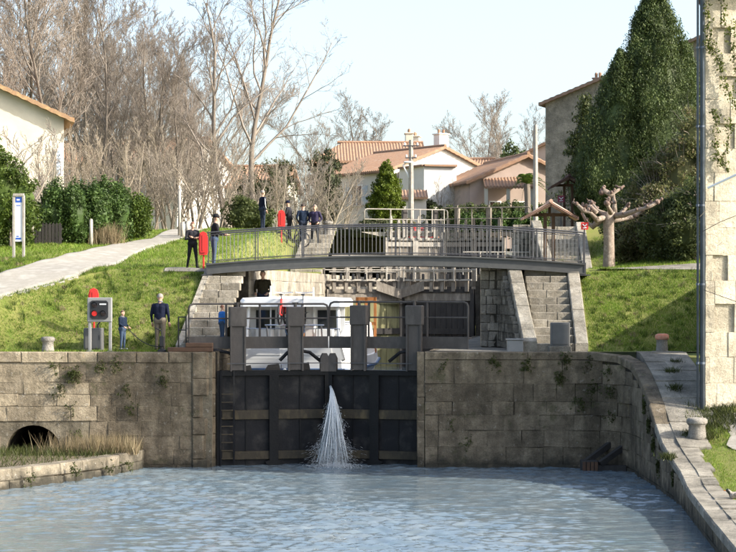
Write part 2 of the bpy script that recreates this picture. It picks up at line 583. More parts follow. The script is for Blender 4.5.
nx, ny = len(wx), len(wy)
idx = np.arange(nx * ny).reshape(ny, nx)
fc = np.stack([idx[:-1, :-1], idx[:-1, 1:], idx[1:, 1:], idx[1:, :-1]], -1).reshape(-1, 4)
m, t, b = _nodes('canal_water')
b.inputs['Roughness'].default_value = .05
b.inputs['IOR'].default_value = 1.45
pos = _pos(t)
col = _ramp(t, _noise(t, pos, .8, 4, .6), [(.35, (.100, .142, .172)), (.65, (.150, .180, .190))])
t.links.new(col, b.inputs['Base Color'])
_bump(t, _noise(t, pos, 7, 3, .6, (.6, 1.3, 1)), b, .25, .03)
M['water'] = m
wo_ = bpy.data.objects.new('canal_water', np_mesh('canal_water', np.stack([XX, YY, ZZ], -1).reshape(-1, 3), fc, M['water'], True))
tag(link(wo_), kind='structure')
mb = MB(); mb.quad((-14, -60, -.08), (12, -60, -.08), (12, 34, -.08), (-14, 34, -.08))
tag(mb.build('canal_water_downstream', M['water']), kind='structure')
# water standing in the chambers
mb = MB(); mb.add([(chl(56.6), 56.6, 2.2), (chr_(56.6), 56.6, 2.2), (chr_(77.4), 77.4, 2.2), (chl(77.4), 77.4, 2.2)], [(0, 1, 2, 3)])
tag(mb.build('chamber_water', M['water']), kind='structure')
mb = MB(); mb.add([(chl(78), 78, 4.9), (chr_(78), 78, 4.9), (chr_(100), 100, 4.9), (chl(100), 100, 4.9)], [(0, 1, 2, 3)])
tag(mb.build('upper_chamber_water', M['water']), kind='structure')

# ---------------------------------------------------------------- masonry
rnd = random.Random(11)
def block_mesh(name, o, tx, n, L, H, D, ch, jit, material, rg):
    """one dressed stone: chamfered front, plain sides"""
    o = Vector(o); tx = Vector(tx).normalized(); n = Vector(n).normalized(); up = Vector((0, 0, 1))
    vs = []
    for (dep, c) in ((0, ch), (ch, 0), (D, 0)):
        for (a, h) in ((c, c), (L - c, c), (L - c, H - c), (c, H - c)):
            j = jit if dep < D else 0
            vs.append(o + tx * (a + rg.uniform(-j, j)) + up * (h + rg.uniform(-j, j)) - n * (dep + rg.uniform(-j, j) * .8))
    fs = [(0, 1, 2, 3)]
    for k in (0, 4):
        for i in range(4):
            i2 = (i + 1) % 4
            fs.append((k + i, k + 4 + i, k + 4 + i2, k + i2))
    return vs, fs

def polyl(pts):
    pts = [Vector((p[0], p[1], 0)) for p in pts]
    ds = [0]
    for a, b in zip(pts, pts[1:]): ds.append(ds[-1] + (b - a).length)
    def at(s):
        for i in range(len(pts) - 1):
            if s <= ds[i + 1] or i == len(pts) - 2:
                d = (pts[i + 1] - pts[i]).normalized()
                return pts[i] + d * (s - ds[i]), d
    return at, ds[-1]

def stone_wall(parent, pts, courses, lens, material, seed, top=None, skip=None, depth=.22, gap=.008, ch=.014, jit=.010, flip=False, name='stone', proud=.012, mi=None):
    """stones laid along a plan polyline; the outside is to the right of the walking direction unless flipped"""
    rg = random.Random(seed)
    at, Ltot = polyl(pts)
    for ci, (z0, z1) in enumerate(courses):
        s = -rg.uniform(0, lens[1] * .6)
        while s < Ltot - .02:
            l = rg.uniform(*lens)
            a = max(0, s); bb = min(Ltot, s + l)
            if Ltot - bb < lens[0] * .45: bb = Ltot
            s = bb
            if bb - a < .06: continue
            p, d = at(a); q, _ = at(bb)
            tx = (q - p); tl = tx.length; tx.normalize()
            n = Vector((tx.y, -tx.x, 0))
            if flip: n = -n
            zt = z1
            if top is not None:
                tm = min(top(p), top(q))
                if z0 > tm - .05: continue
                zt = min(z1, tm)
            if skip is not None and skip(p, q, z0, zt): continue
            pr = rg.uniform(0, proud)
            o = Vector((p.x, p.y, z0 + gap / 2)) + tx * gap / 2 + n * pr
            vs, fs = block_mesh(name, o, tx, n, tl - gap, zt - z0 - gap, depth, ch, jit, material, rg)
            mb = MB(); mb.add(vs, fs)
            mb.build(name, material if mi is None else mi(p, z0, rg), parent)

def courses(z0, z1, lo, hi, rg):
    out = []; z = z0
    while z < z1 - .01:
        h = rg.uniform(lo, hi)
        if z1 - (z + h) < lo * .6: h = z1 - z
        out.append((z, z + h)); z += h
    return out

# --- left lock wall, with the culvert mouth
AXC, AR, AZ = XP(33, 55), .86, .42      # arch centre, radius, springing
lw = thing('lock_wall', 'weathered grey stone wall with a dark arched culvert, left of the lock gate', 'wall', (-8.5, 55.3, 0))
def arch_skip(p, q, z0, z1):
    zc = (z0 + z1) / 2
    for xx in (p.x, (p.x + q.x) / 2, q.x):
        for zz in (z0 + .03, z1 - .03):
            if abs(xx - AXC) < AR + .08 and zz < AZ + .35: return True
            if (xx - AXC) ** 2 + (zz - AZ) ** 2 < (AR + .08) ** 2: return True
    return False
cs = courses(-.3, L0 - .34, .36, .52, random.Random(3))
stone_wall(lw, [(-24, 55.02), (-5.42, 55.02)], cs, (.55, 1.35), M['wall_lit'], 5, skip=arch_skip, jit=.018, ch=.009,
           mi=lambda p, z, rg: M['wall_shade'] if p.x > -9.2 + rg.uniform(-.8, .8) else M['wall_lit'])  # stones switch to the shade-darkened colour where the cast shadow begins
stone_wall(lw, [(-24, 54.99), (-5.42, 54.99)], [(L0 - .34, L0)], (.9, 1.7), M['wall_lit'], 6, ch=.03, jit=.012, depth=.6, name='coping_stone',
           mi=lambda p, z, rg: M['wall_shade'] if p.x > -9.2 else M['wall_lit'])  # coping changes colour at the same shadow edge
# dressed pier beside the gate recess
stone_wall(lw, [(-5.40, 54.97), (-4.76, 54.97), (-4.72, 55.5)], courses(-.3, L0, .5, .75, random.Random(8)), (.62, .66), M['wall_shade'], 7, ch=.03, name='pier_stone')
# core with the arch cut out
poly = [(-24, 0, -.5)] + [(AXC - AR - .02, 0, -.5), (AXC - AR - .02, 0, AZ)]
for i in range(1, 16):
    a = math.pi - math.pi * i / 16
    poly.append((AXC + (AR + .02) * math.cos(a), 0, AZ + (AR + .02) * math.sin(a)))
poly += [(AXC + AR + .02, 0, AZ), (AXC + AR + .02, 0, -.5), (-4.80, 0, -.5), (-4.80, 0, L0 - .02), (-24, 0, L0 - .02)]
mb = MB(); mb.prism([(x, 55.034, z) for x, y, z in poly], (0, .55, 0)); mb.build('core', M['mortar_pale'], lw)
# vault of the culvert
mb = MB(); pts = []
for y in (55.6, 60):
    for i in range(17):
        a = math.pi * i / 16
        pts.append((AXC + (AR + .02) * math.cos(a), y, AZ + (AR + .02) * math.sin(a)))
mb.grid(pts, 17, 2); mb.box(AXC - 1, AXC + 1, 59.9, 60.0, -.5, 1.4); mb.build('culvert_vault', M['mortar'], lw)

# --- right lock wall: front, curve, ramp wall
def zramp(Y): return interp(Y, [30, 38, 43, 46, 48, 49, 50.3, 52, 54.2, 55], [.55, .57, .64, 1.0, 1.30, 1.62, 2.28, 2.9, 3.42, L0])
RW = [(1.75, 55.0), (6.6, 55.0)]
for i in range(1, 9):
    a = i / 8 * math.pi / 2
    RW.append((6.6 + 1.28 * math.sin(a), 55.0 - 1.28 * (1 - math.cos(a))))
RW += [(7.92, 52.5), (7.92, 50.3), (7.92, 48.0), (7.86, 45), (7.62, 42), (7.28, 38), (6.85, 33)]
rw = thing('lock_wall', 'stone wall toned dark for shade, damp at its foot, curving from the gate down along the right ramp', 'wall', (4, 55.2, 0))
top_r = lambda p: zramp(p.y) - (.24 if p.y > 49 else .18)
cs = courses(-.3, L0 - .24, .36, .6, random.Random(21))
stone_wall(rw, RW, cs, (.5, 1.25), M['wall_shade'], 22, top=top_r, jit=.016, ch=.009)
at, LT = polyl(RW)
# coping stones following the fall of the ramp
rg = random.Random(23); s_ = 0.0
while s_ < LT - .1:
    l = rg.uniform(.8, 1.3); e = min(LT, s_ + l)
    p, d = at(s_); q, d2 = at(e - .015)
    n = Vector((d.y, -d.x, 0)).lerp(Vector((d2.y, -d2.x, 0)), .5).normalized()
    zt0, zt1 = zramp(p.y), zramp(q.y); th = .24 if p.y > 49 else .2
    mb = MB(); vs = []
    for (pp, zt) in ((p, zt0), (q, zt1)):
        j = rg.uniform(-.012, .012)
        a = pp + n * .025; bq = pp - n * .40
        vs += [(a.x, a.y, zt - th + .01), (a.x + j, a.y, zt - .03), (a.x - n.x * .03, a.y - n.y * .03, zt + j * .4), (bq.x, bq.y, zt), (bq.x, bq.y, zt - th)]
    mb.add(vs, [(0, 1, 6, 5), (1, 2, 7, 6), (2, 3, 8, 7), (3, 4, 9, 8), (0, 5, 9, 4), (0, 4, 3, 2, 1), (5, 6, 7, 8, 9)])
    mb.build('coping_stone', M['wall_shade'] if p.y > 50 else M['slab'], rw)  # upper coping uses the shade-darkened stone
    s_ = e
mb = MB(); pts = []
N = 60
for i in range(N):
    p, d = at(LT * i / (N - 1)); n = Vector((d.y, -d.x, 0))
    for (off, z) in ((-.03, -.5), (-.03, top_r(p) - .01), (-.5, top_r(p) - .01)):
        q = p + n * off; pts.append((q.x, q.y, z))
mb.grid(pts, 3, N); mb.build('core', M['mortar'], rw)
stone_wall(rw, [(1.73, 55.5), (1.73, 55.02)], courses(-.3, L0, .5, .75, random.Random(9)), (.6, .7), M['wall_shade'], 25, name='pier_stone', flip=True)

# quay floor right of the gate, ramp slabs, ramp turf
mb = MB()
mb.add([(chr_(55.4), 55.4, L0 - .01), (7.0, 55.4, L0 - .01), (7.0, 56.0, L0 - .01), (ret_r(60.5), 60.5, L0 - .01), (ret_r(77), 77, L0 - .01), (chr_(77), 77, L0 - .01)], [(0, 1, 2, 3, 4, 5)])
tag(mb.build('quay_right', M['slab']), kind='structure')
mb = MB(); pts = []
for y in np.linspace(33, 56.2, 60):
    for x in (max(7.2, interp(y, [33, 42, 45, 48], [7.2, 7.98, 8.22, 8.36])), 8.6, 9.0, 9.8, 11, 14, 22, 40):
        z = zramp(y) - .05
        k = min(1, max(0, (x - 9.2) / 2)); z = z + k * .35 * max(0, min(1, (52 - y) / 6)) - (.14 if x < (9.1 if y > 47.8 else 8.5) else 0)
        if y > 53: z = min(z, L0 - .05)
        pts.append((x, y, z))
mb.grid(pts, 8, 60); ramp = tag(mb.build('ramp', M['soil'], None, True), kind='structure')
def zramp_ground(x, y):
    k = min(1, max(0, (x - 9.2) / 2)); return zramp(y) - .05 + k * .35 * max(0, min(1, (52 - y) / 6))
rg = random.Random(31)
y = 55.6
while y > 35.0:
    l = rg.uniform(.85, 1.25) if y > 50 else rg.uniform(.75, 1.0)
    y2 = y - l
    x0_ = interp(y, [33, 38, 42, 45, 48], [7.26, 7.69, 8.03, 8.27, 8.32]); x1_ = interp(y2, [33, 38, 42, 45, 48], [7.26, 7.69, 8.03, 8.27, 8.32]) - x0_
    xs = [x0_, rg.uniform(8.8, 9.1), 9.75] if y > 50 else ([x0_, 9.1 + rg.uniform(-.12, .15)] if y > 47.8 else [x0_, x0_ + .42 + rg.uniform(-.08, .1)])
    for xa, xb in zip(xs, xs[1:]):
        za, zb = zramp(y) + .012, zramp(y2) + .03
        j = lambda: rg.uniform(-.015, .015)
        mb = MB()
        g = .012
        vs = [(xa + g + x1_ - .02, y2 + g, zb + j()), (xb - g + (x1_ if y < 47.8 else 0), y2 + g, zb + j()), (xb - g, y - g, za + j()), (xa + g - .02, y - g, za + j())]
        mb.add(vs + [(a, b_, c - .22) for a, b_, c in vs], [(0, 1, 2, 3), (0, 4, 5, 1), (1, 5, 6, 2), (2, 6, 7, 3), (3, 7, 4, 0)])
        mb.build('slab', M['slab'], ramp)
    y = y2
# gravel yard in front of the right building
mb = MB(); mb.grid([(x + .15 * math.sin(y * 3), y, zramp_ground(x, y) + .03) for y in np.linspace(46.9, 49.7, 8) for x in np.linspace(9.7, 14, 8)], 8, 8)
tag(mb.build('gravel_yard', M['gravel'], None, True), kind='structure')

# --- low ledge on the left
LP = [(-14.5, 46.0), (-12, 47.1), (-10.0, 48.6), (-8.68, 50.5), (-7.55, 52.6), (-7.0, 54.2), (-6.88, 54.98)]
lq = thing('low_quay', 'low pale stone ledge curving at the water below the culvert', 'quay', (-9, 52, 0))
stone_wall(lq, LP, [(-.35, .22), (.22, .56)], (.6, 1.2), M['ledge'], 41, depth=.45, ch=.035, jit=.018)
mb = MB()
pl = [(x - .06, y + .06, .50) for x, y in LP] + [(-14.5, 54.98, .50)]
mb.prism([(x, y, -.4) for x, y, z in pl], (0, 0, .9)); mb.build('fill', M['earth'], lq)

# --- chamber walls (plain long masonry, mostly hidden)
def slab_wall(name, label, pts, z0, z1, th, material, flip=False):
    t_ = thing(name, label, 'wall', (pts[0][0], pts[0][1], z0))
    mb = MB()
    (xa, ya), (xb, yb) = pts
    d = Vector((xb - xa, yb - ya, 0)).normalized(); n = Vector((d.y, -d.x, 0)) * (th if not flip else -th)
    mb.prism([(xa, ya, z0), (xb, yb, z0), (xb, yb, z1), (xa, ya, z1)], n)
    mb.build('core', M['mortar'], t_)
    return t_
cwl = slab_wall('chamber_wall', 'left inner wall of the lock chamber beside the boat', [(chl(55.6), 55.6), (chl(60.5), 60.5)], -.5, L0 - .02, .5, None, True)
stone_wall(cwl, [(chl(55.6) + .03, 55.6), (chl(60.5) + .03, 60.5)], courses(1.0, L0, .4, .5, rnd), (.8, 1.3), M['wall_shade'], 51)
cw2 = slab_wall('chamber_wall', 'left chamber wall running from the footbridge to the middle gates', [(chl(60.52), 60.52), (chl(100), 100)], -.5, L1 - .02, .5, None, True)
stone_wall(cw2, [(chl(60.52) + .03, 60.52), (chl(77) + .03, 77)], courses(2.0, L1, .5, .62, rnd), (.7, 1.4), M['step'], 52)
stone_wall(cw2, [(chl(77) + .03, 77), (chl(99.3) + .03, 99.3)], courses(4.6, L1, .36, .5, rnd), (.6, 1.2), M['step'], 54)
cw3 = slab_wall('chamber_wall', 'right inner wall of the lock chamber in deep shade', [(chr_(55.6), 55.6), (chr_(77), 77)], -.5, L0 - .02, .5, None, False)
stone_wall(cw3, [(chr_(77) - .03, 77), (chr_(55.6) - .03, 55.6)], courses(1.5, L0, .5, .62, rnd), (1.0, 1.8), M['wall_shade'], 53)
cw4 = slab_wall('retaining_wall', 'dark retaining wall under the right end of the footbridge', [(ret_r(60.52), 60.52), (ret_r(77), 77)], L0 - .4, L1 - .02, .5, None, False)
cw5 = slab_wall('chamber_wall', 'right wall of the upper chamber behind the middle gates', [(chr_(77.2), 77.2), (chr_(100), 100)], -.5, L1 - .02, .5, None, False)
mb = MB(); mb.add([(chr_(77.2), 77.2, L1), (ret_r(77.2) + .1, 77.2, L1), (ret_r(100), 100, L1), (chr_(100), 100, L1)], [(0, 1, 2, 3)])
tag(mb.build('upper_quay_right', M['slab']), kind='structure')
mb = MB(); mb.box(chr_(77) + .4, ret_r(77) + .5, 77.0, 77.3, L0 - .3, L1 - .01)
e_ = thing('retaining_wall', 'dark end wall beside the right leaf of the middle gates', 'wall', (5, 77, L0)); mb.build('core', M['wall_shade'], e_)
# ---------------------------------------------------------------- stairs beside the gates
def stair(k, dx, dy, dz):
    """left and right flights; k picks the wording"""
    z0, z1 = L0 + dz, (L1 if k == 0 else L2) - .02
    n = 11; y0, y1 = 56.0 + dy, 60.45 + dy
    words = ('beside the boat', 'beyond the footbridge')[k]
    # left flight
    t = thing('stone_stairs', 'pale worn stone steps left of the lock, ' + words, 'stairs', (-5.3 + dx, y0, z0))
    rg = random.Random(61 + k)
    for i in range(n):
        a, b_ = i / n, (i + 1) / n
        ya, yb = y0 + (y1 - y0) * a, y0 + (y1 - y0) * b_
        zt = z0 + (z1 - z0) * b_
        xl = -5.85 + dx + .6 * a; xr = chl(ya - dy) + dx - .02
        cuts = [xl, xl + (xr - xl) * rg.uniform(.35, .65), xr]
        for xa, xb in zip(cuts, cuts[1:]):
            mb = MB(); j = lambda: rg.uniform(-.012, .012)
            mb.bbox(xa + .006, xb - .006, ya + j(), yb + .12, zt - (z1 - z0) / n - .02, zt + j(), .018)
            mb.build('step', M['step'], t)
    # left coping along the bank
    for i in range(5):
        a, b_ = i / 5, (i + 1) / 5 - .008
        mb = MB()
        pa = Vector((-6.02 + dx + .6 * a, y0 + (y1 - y0) * a, z0 + (z1 - z0) * a)); pb = Vector((-6.02 + dx + .6 * b_, y0 + (y1 - y0) * b_, z0 + (z1 - z0) * b_))
        w_ = Vector((.2, 0, 0)); u = Vector((0, 0, .3))
        mb.add([pa - u * 2, pa + w_ - u * 2, pa + w_ + u * .6, pa + u * .6, pb - u * 2, pb + w_ - u * 2, pb + w_ + u * .6, pb + u * .6],
               [(0, 1, 2, 3), (7, 6, 5, 4), (0, 4, 5, 1), (1, 5, 6, 2), (2, 6, 7, 3), (3, 7, 4, 0)])
        mb.build('coping_stone', M['coping'], t)
    # core below
    mb = MB(); mb.prism([(-5.85 + dx, y0 + .3, z0 - .3), (-5.85 + dx, y1 + .05, z0 - .3), (-5.85 + dx, y1 + .05, z1 - .3)], (1.15, 0, 0)); mb.build('core', M['mortar'], t)
    # right flight
    t = thing('stone_stairs', ('sunlit stone steps between sloping copings, right of the lock gate' if k == 0 else 'sunlit stone steps seen through the right of the bridge railing'), 'stairs', (5.8 + dx, y0, z0))
    for i in range(n):
        a, b_ = i / n, (i + 1) / n
        ya, yb = y0 + (y1 - y0) * a, y0 + (y1 - y0) * b_
        zt = z0 + (z1 - z0) * b_
        xl = 5.28 + dx - .05 * a; xr = 6.48 + dx + .2 * a
        cuts = [xl, xl + (xr - xl) * rg.uniform(.3, .7), xr]
        for xa, xb in zip(cuts, cuts[1:]):
            mb = MB(); j = lambda: rg.uniform(-.014, .014)
            mb.bbox(xa + .006, xb - .006, ya + j(), yb + .12, zt - (z1 - z0) / n - .02, zt + j(), .018)
            mb.build('step', M['step'], t)
    for (xa0, xa1, wd, nm) in ((4.85, 4.66, .44, 'l'), (6.48, 6.68, .40, 'r')):
        q = 7 if nm == 'l' else 5
        for i in range(q):
            a, b_ = i / q, (i + 1) / q - .006
            mb = MB()
            lift = .30 if nm == 'l' else .24
            pa = Vector((xa0 + (xa1 - xa0) * a + dx, y0 - .1 + (y1 - y0) * a, z0 + (z1 - z0) * a)); pb = Vector((xa0 + (xa1 - xa0) * b_ + dx, y0 - .1 + (y1 - y0) * b_, z0 + (z1 - z0) * b_))
            w_ = Vector((wd, 0, 0)); lo = Vector((0, 0, .5)); hi = Vector((0, 0, lift + rg.uniform(-.015, .015)))
            c = Vector((.03, 0, 0))
            mb.add([pa - lo, pa + w_ - lo, pa + w_ + hi - lo * .05, pa + w_ - c + hi, pa + c + hi, pa + hi - lo * .05,
                    pb - lo, pb + w_ - lo, pb + w_ + hi - lo * .05, pb + w_ - c + hi, pb + c + hi, pb + hi - lo * .05],
                   [(0, 1, 2, 3, 4, 5)[::-1], (6, 7, 8, 9, 10, 11)] + [(i_, (i_ + 1) % 6, 6 + (i_ + 1) % 6, 6 + i_) for i_ in range(6)])
            mb.build('coping_stone', M['coping'], t)
    mb = MB(); mb.prism([(5.0 + dx, y0 + .3, z0 - .3), (5.0 + dx, y1 + .05, z0 - .3), (5.0 + dx, y1 + .05, z1 - .3)], (1.6, 0, 0)); mb.build('core', M['mortar'], t)
    # rubble side wall + abutment facing the lock
    wl = thing('stair_wall', ('shaded rubble wall of squared stones under the right end of the bridge' if k == 0 else 'dark sloping wall left of the far sunlit steps'), 'wall', (4.6 + dx, y0 + 2, z0))
    zfun = lambda y: z0 + (z1 - z0) * min(1, max(0, (y - y0 + .1) / (y1 - y0)))
    at_, Lq = polyl([(4.66 + dx, y1), (4.86 + dx, y0 - .08)])
    cs = courses(z0, z1 + .1, .19, .34, rg)
    stone_wall(wl, [(4.64 + dx, y1), (4.84 + dx, y0 - .08)], cs, (.2, .46), M['rubble'], 71 + k, top=lambda p: zfun(p.y) + .12, flip=True, jit=.016, ch=.022, proud=.03, depth=.18)
    stone_wall(wl, [(3.80 + dx, y1 + .02), (4.64 + dx, y1 + .02)], cs, (.2, .46), M['rubble'], 73 + k, jit=.016, ch=.022, proud=.03, depth=.18)
    mb = MB(); mb.prism([(4.70 + dx, y1 + .1, z0 - .3), (4.88 + dx, y0 - .04, z0 - .3), (4.88 + dx, y0 - .04, z0 + .1), (4.70 + dx, y1 + .1, z1 + .1)], (.22, 0, 0))
    mb.box(3.84 + dx, 4.75 + dx, y1 + .07, y1 + .3, z0 - .3, z1 + .08); mb.build('core', M['mortar'], wl)
stair(0, 0, 0, 0)
stair(1, STX, STY, L1 - L0)

# ---------------------------------------------------------------- gates
def lock_gate(label, A, C, zb, zt, group, mats, row_z, posts, walk, railing, heads, mitre=True, ladder=False, planked=False, pw=.22):
    """one leaf from hinge A to mitre C. posts: distances along the leaf of the tall posts"""
    A = Vector((A[0], A[1], 0)); C = Vector((C[0], C[1], 0))
    d = (C - A); Lf = d.length; d.normalize()
    n = Vector((d.y, -d.x, 0))
    if n.y > 0: n = -n                                  # faces downstream, towards the camera
    t = thing('lock_gate', label, 'lock gate', (A.x, A.y, zb), group)
    def pt(s, off, z): return A + d * s + n * off + Vector((0, 0, z))
    def slab(name, s0, s1, o0, o1, z0, z1, m, par=None):
        mb = MB()
        mb.add([pt(s0, o0, z0), pt(s1, o0, z0), pt(s1, o1, z0), pt(s0, o1, z0), pt(s0, o0, z1), pt(s1, o0, z1), pt(s1, o1, z1), pt(s0, o1, z1)],
               [(0, 3, 2, 1), (4, 5, 6, 7), (0, 1, 5, 4), (1, 2, 6, 5), (2, 3, 7, 6), (3, 0, 4, 7)])
        return mb.build(name, m, par or t)
    # skin
    if planked:
        k = int(Lf / .24)
        for i in range(k):
            slab('plank', Lf * i / k + .006, Lf * (i + 1) / k - .006, 0, .05 + .012 * ((i * 7) % 3), zb, zt - .1, mats['skin'])
    else:
        slab('skin_plate', .02, Lf - .02, 0, .05, zb, zt - .05, mats['skin'])
    for (z0, z1, m) in row_z:
        slab('cross_beam', .05, Lf - .06, .05, .16, z0, z1, m)
    slab('top_beam', 0, Lf, -.05, .2, zt - .16, zt, mats['frame'])
    slab('heel_post', 0, .16, -.06, .19, zb, zt, mats['frame'])
    slab('mitre_post', Lf - .16, Lf - .01, -.06, .19, zb, zt, mats['frame'])
    # stiffener with a pointed foot
    if not planked:
        s = Lf * .5
        mb = MB(); f = [pt(s - .15, .165, zt - .16), pt(s + .15, .165, zt - .16), pt(s + .14, .165, zb + .55), pt(s + .28, .165, zb + .5), pt(s, .165, zb + .12), pt(s - .28, .165, zb + .5), pt(s - .14, .165, zb + .55)]
        mb.prism(f, n * .05); mb.build('stiffener', mats['frame'], t)
        for q in (Lf * .26, Lf * .74):
            slab('rib', q - .025, q + .025, .05, .08, zb + .1, zt - .16, mats['frame'])
    if ladder:
        lad = MB()
        for s in (.10, .52): lad.bar(pt(s, .22, zb), pt(s, .22, zt), .05, .05)
        lo = lad.build('ladder', M['black_steel'], t)
        for i in range(11):
            mb = MB(); mb.bar(pt(.1, .22, zb + .12 + i * .25), pt(.52, .22, zb + .12 + i * .25), .03, .03); mb.build('rung', M['rust_beam'], lo)
    # tall sluice posts with gear boxes
    for s, ztop in posts:
        slab('sluice_post', s - pw, s + pw, .02, .26, zt + .01, ztop - .55, mats['post'])
        slab('post_flange', s - pw - .025, s - pw + .03, .26, .31, zt - .02, ztop - .6, mats['post'])
        slab('post_flange', s + pw - .03, s + pw + .025, .26, .31, zt - .02, ztop - .6, mats['post'])
        mb = MB(); mb.bbox(-pw * 1.23, pw * 1.23, -.16, .16, 0, .62, .025)
        mb.v = [tuple(pt(s, .16, ztop - .64) + d * x + n * y + Vector((0, 0, z))) for x, y, z in mb.v]
        gb = mb.build('gear_box', mats['box'], t)
        mb = MB(); mb.tube([pt(s, .16, ztop - .02), pt(s, .16, ztop + .12)], .05, 8); mb.tube([pt(s - .1, .16, ztop + .1), pt(s + .1, .16, ztop + .1)], .025, 6); mb.build('gear_shaft', mats['post'], gb)
    if walk:
        s0, s1, zw, hw = walk
        slab('walkway_beam', s0, s1, -.16, -.08, zw - hw, zw, mats['post'])
        slab('walkway_deck', s0, s1, -.7, -.165, zw - .06, zw - .02, mats['post'])
        slab('walkway_flange', s0, s1, -.18, -.05, zw - hw - .04, zw - hw, mats['post'])
    if railing:
        s0, s1, zr0, zr1, poles, off, rr = railing
        mb = MB(); c = .14
        pts = [pt(s0, off, zr0), pt(s0, off, zr1 - c), pt(s0 + c * .3, off, zr1 - c * .3), pt(s0 + c, off, zr1), pt(s1 - c, off, zr1), pt(s1 - c * .3, off, zr1 - c * .3), pt(s1, off, zr1 - c), pt(s1, off, zr0)]
        mb.tube(pts, rr, 6); ro = mb.build('handrail', mats['rail'], t)
        mb = MB(); mb.tube([pt(s0, off, (zr0 + zr1) / 2 + .06), pt(s1, off, (zr0 + zr1) / 2 + .06)], rr * .8, 6); mb.build('mid_rail', mats['rail'], t)
        for s in poles:
            mb = MB(); mb.tube([pt(s, off, zr0), pt(s, off, zr1)], rr, 6); mb.build('rail_post', mats['rail'], t)
    if heads:
        for s, zh in heads:
            mb = MB(); w_ = .075
            mb.prism([pt(s - w_, .3, zt - .1), pt(s + w_, .3, zt - .1), pt(s + w_, .3, zh - .18), pt(s + w_ * .5, .3, zh), pt(s - w_ * .5, .3, zh), pt(s - w_, .3, zh - .18)], n * -.16)
            mb.build('paddle_post', mats['post'], t)
    if mitre:
        mb = MB(); e = Lf - .16; w_ = .14
        mb.prism([pt(e - w_, .22, zt - .05), pt(e + w_, .22, zt - .05), pt(e + w_, .22, zt + .36), pt(e + w_ * .45, .22, zt + .52), pt(e - w_ * .45, .22, zt + .52), pt(e - w_, .22, zt + .36)], n * -.2)
        mb.build('mitre_head', mats['post'], t)
    return t, pt, Lf

steel = dict(skin=M['black_steel'], frame=M['black_frame'], post=M['grey_steel'], box=M['grey_steel'], rail=M['grey_steel'])
Y1 = 55.75; GT = 2.95
rows = [(ZP(419, 55.9), ZP(410, 55.9), M['rust_beam']), (ZP(459, 55.9), ZP(451, 55.9), M['rust_beam'])]
Cm = (-1.24, 56.5)
zw = ZP(337, 55.6); hw = .33
gl, pl_, Ll = lock_gate('left leaf of the black lower gate, with ladder, grey walkway and railing', (-4.72, Y1), Cm, -.4, GT, 'lower lock gate leaves', steel, rows,
     [(.64, 4.95), (2.46, 4.95)], (-.85, 3.56, zw, hw), (-.85, 3.56, zw, 5.02, (.32, 1.38, ), -.12, .035), None, ladder=True)
gr, pr_, Lr = lock_gate('right leaf of the black lower gate, with two grey sluice posts and railing', (1.72, Y1), Cm, -.4, GT, 'lower lock gate leaves', steel, rows,
     [(.24, 5.0), (2.02, 5.0)], (-1.40, 3.06, zw, hw), (-1.40, 3.06, zw, 5.08, (-.1, 1.78), -.12, .035), None)
# curved closing arms on the gate
for (pt, t, s0) in ((pl_, gl, .0), (pl_, gl, 2.55), (pr_, gr, .35)):
    mb = MB()
    mb.tube([pt(s0 - .55, -.02, zw - .75), pt(s0 - .3, -.02, zw - .5), pt(s0, -.02, zw - .42), pt(s0 + .4, -.02, zw - .5), pt(s0 + .75, -.02, zw - .78)], .06, 6)
    mb.build('closing_arm', M['black_steel'], t)
# dark boards on top of the left leaf
for s0, s1, h_ in ((.75, 1.1, .16), (1.5, 2.0, .2), (2.55, 2.95, .24)):
    mb = MB(); mb.prism([pl_(s0, .1, GT - .01), pl_(s1, .1, GT - .01), pl_(s1 - .05, .1, GT + h_), pl_(s0 + .1, .1, GT + h_ * .8)], (0, .12, 0)); mb.build('sluice_board', M['timber_dark'], gl)
mb = MB(); mb.bar(pl_(.3, .3, GT + .22), pl_(3.3, .3, GT + .22), .03, .03); mb.build('lower_rail', M['rail_steel'], gl)
mb = MB(); mb.bar(pr_(.3, .3, GT + .22), pr_(2.8, .3, GT + .22), .03, .03); mb.build('lower_rail', M['rail_steel'], gr)

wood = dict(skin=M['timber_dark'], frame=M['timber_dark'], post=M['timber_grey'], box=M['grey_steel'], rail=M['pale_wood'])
woody = dict(wood, skin=M['yellow_plank'], frame=M['timber_grey'])  # left leaf coloured as sunlit; the plain wood set is the shaded one
zg2 = 5.55
A2, B2 = (chl(77.3) + .03, 77.3), (chr_(77.3) - .03, 77.3)
C2 = ((A2[0] + B2[0]) / 2 + .1, 78.4)
g2l, p2l, _ = lock_gate('left leaf of the middle gates, planks tinted yellow for sun below weathered grey timber heads', A2, C2, .5, zg2, 'middle lock gate leaves', woody,
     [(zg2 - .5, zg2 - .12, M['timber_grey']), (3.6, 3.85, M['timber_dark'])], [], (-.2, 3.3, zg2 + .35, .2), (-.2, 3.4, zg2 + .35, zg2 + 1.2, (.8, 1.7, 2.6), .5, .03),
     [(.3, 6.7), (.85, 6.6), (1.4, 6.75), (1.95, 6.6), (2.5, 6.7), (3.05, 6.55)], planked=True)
g2r, p2r, _ = lock_gate('right leaf of the middle gates, planks coloured dark for shade below grey timber heads', B2, C2, .5, zg2, 'middle lock gate leaves', wood,
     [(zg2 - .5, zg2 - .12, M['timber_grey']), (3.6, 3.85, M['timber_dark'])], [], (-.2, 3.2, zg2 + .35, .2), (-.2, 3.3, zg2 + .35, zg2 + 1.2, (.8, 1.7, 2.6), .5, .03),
     [(.3, 6.6), (.9, 6.7), (1.4, 6.6), (1.9, 6.75), (2.5, 6.6), (2.95, 6.7)], planked=True)
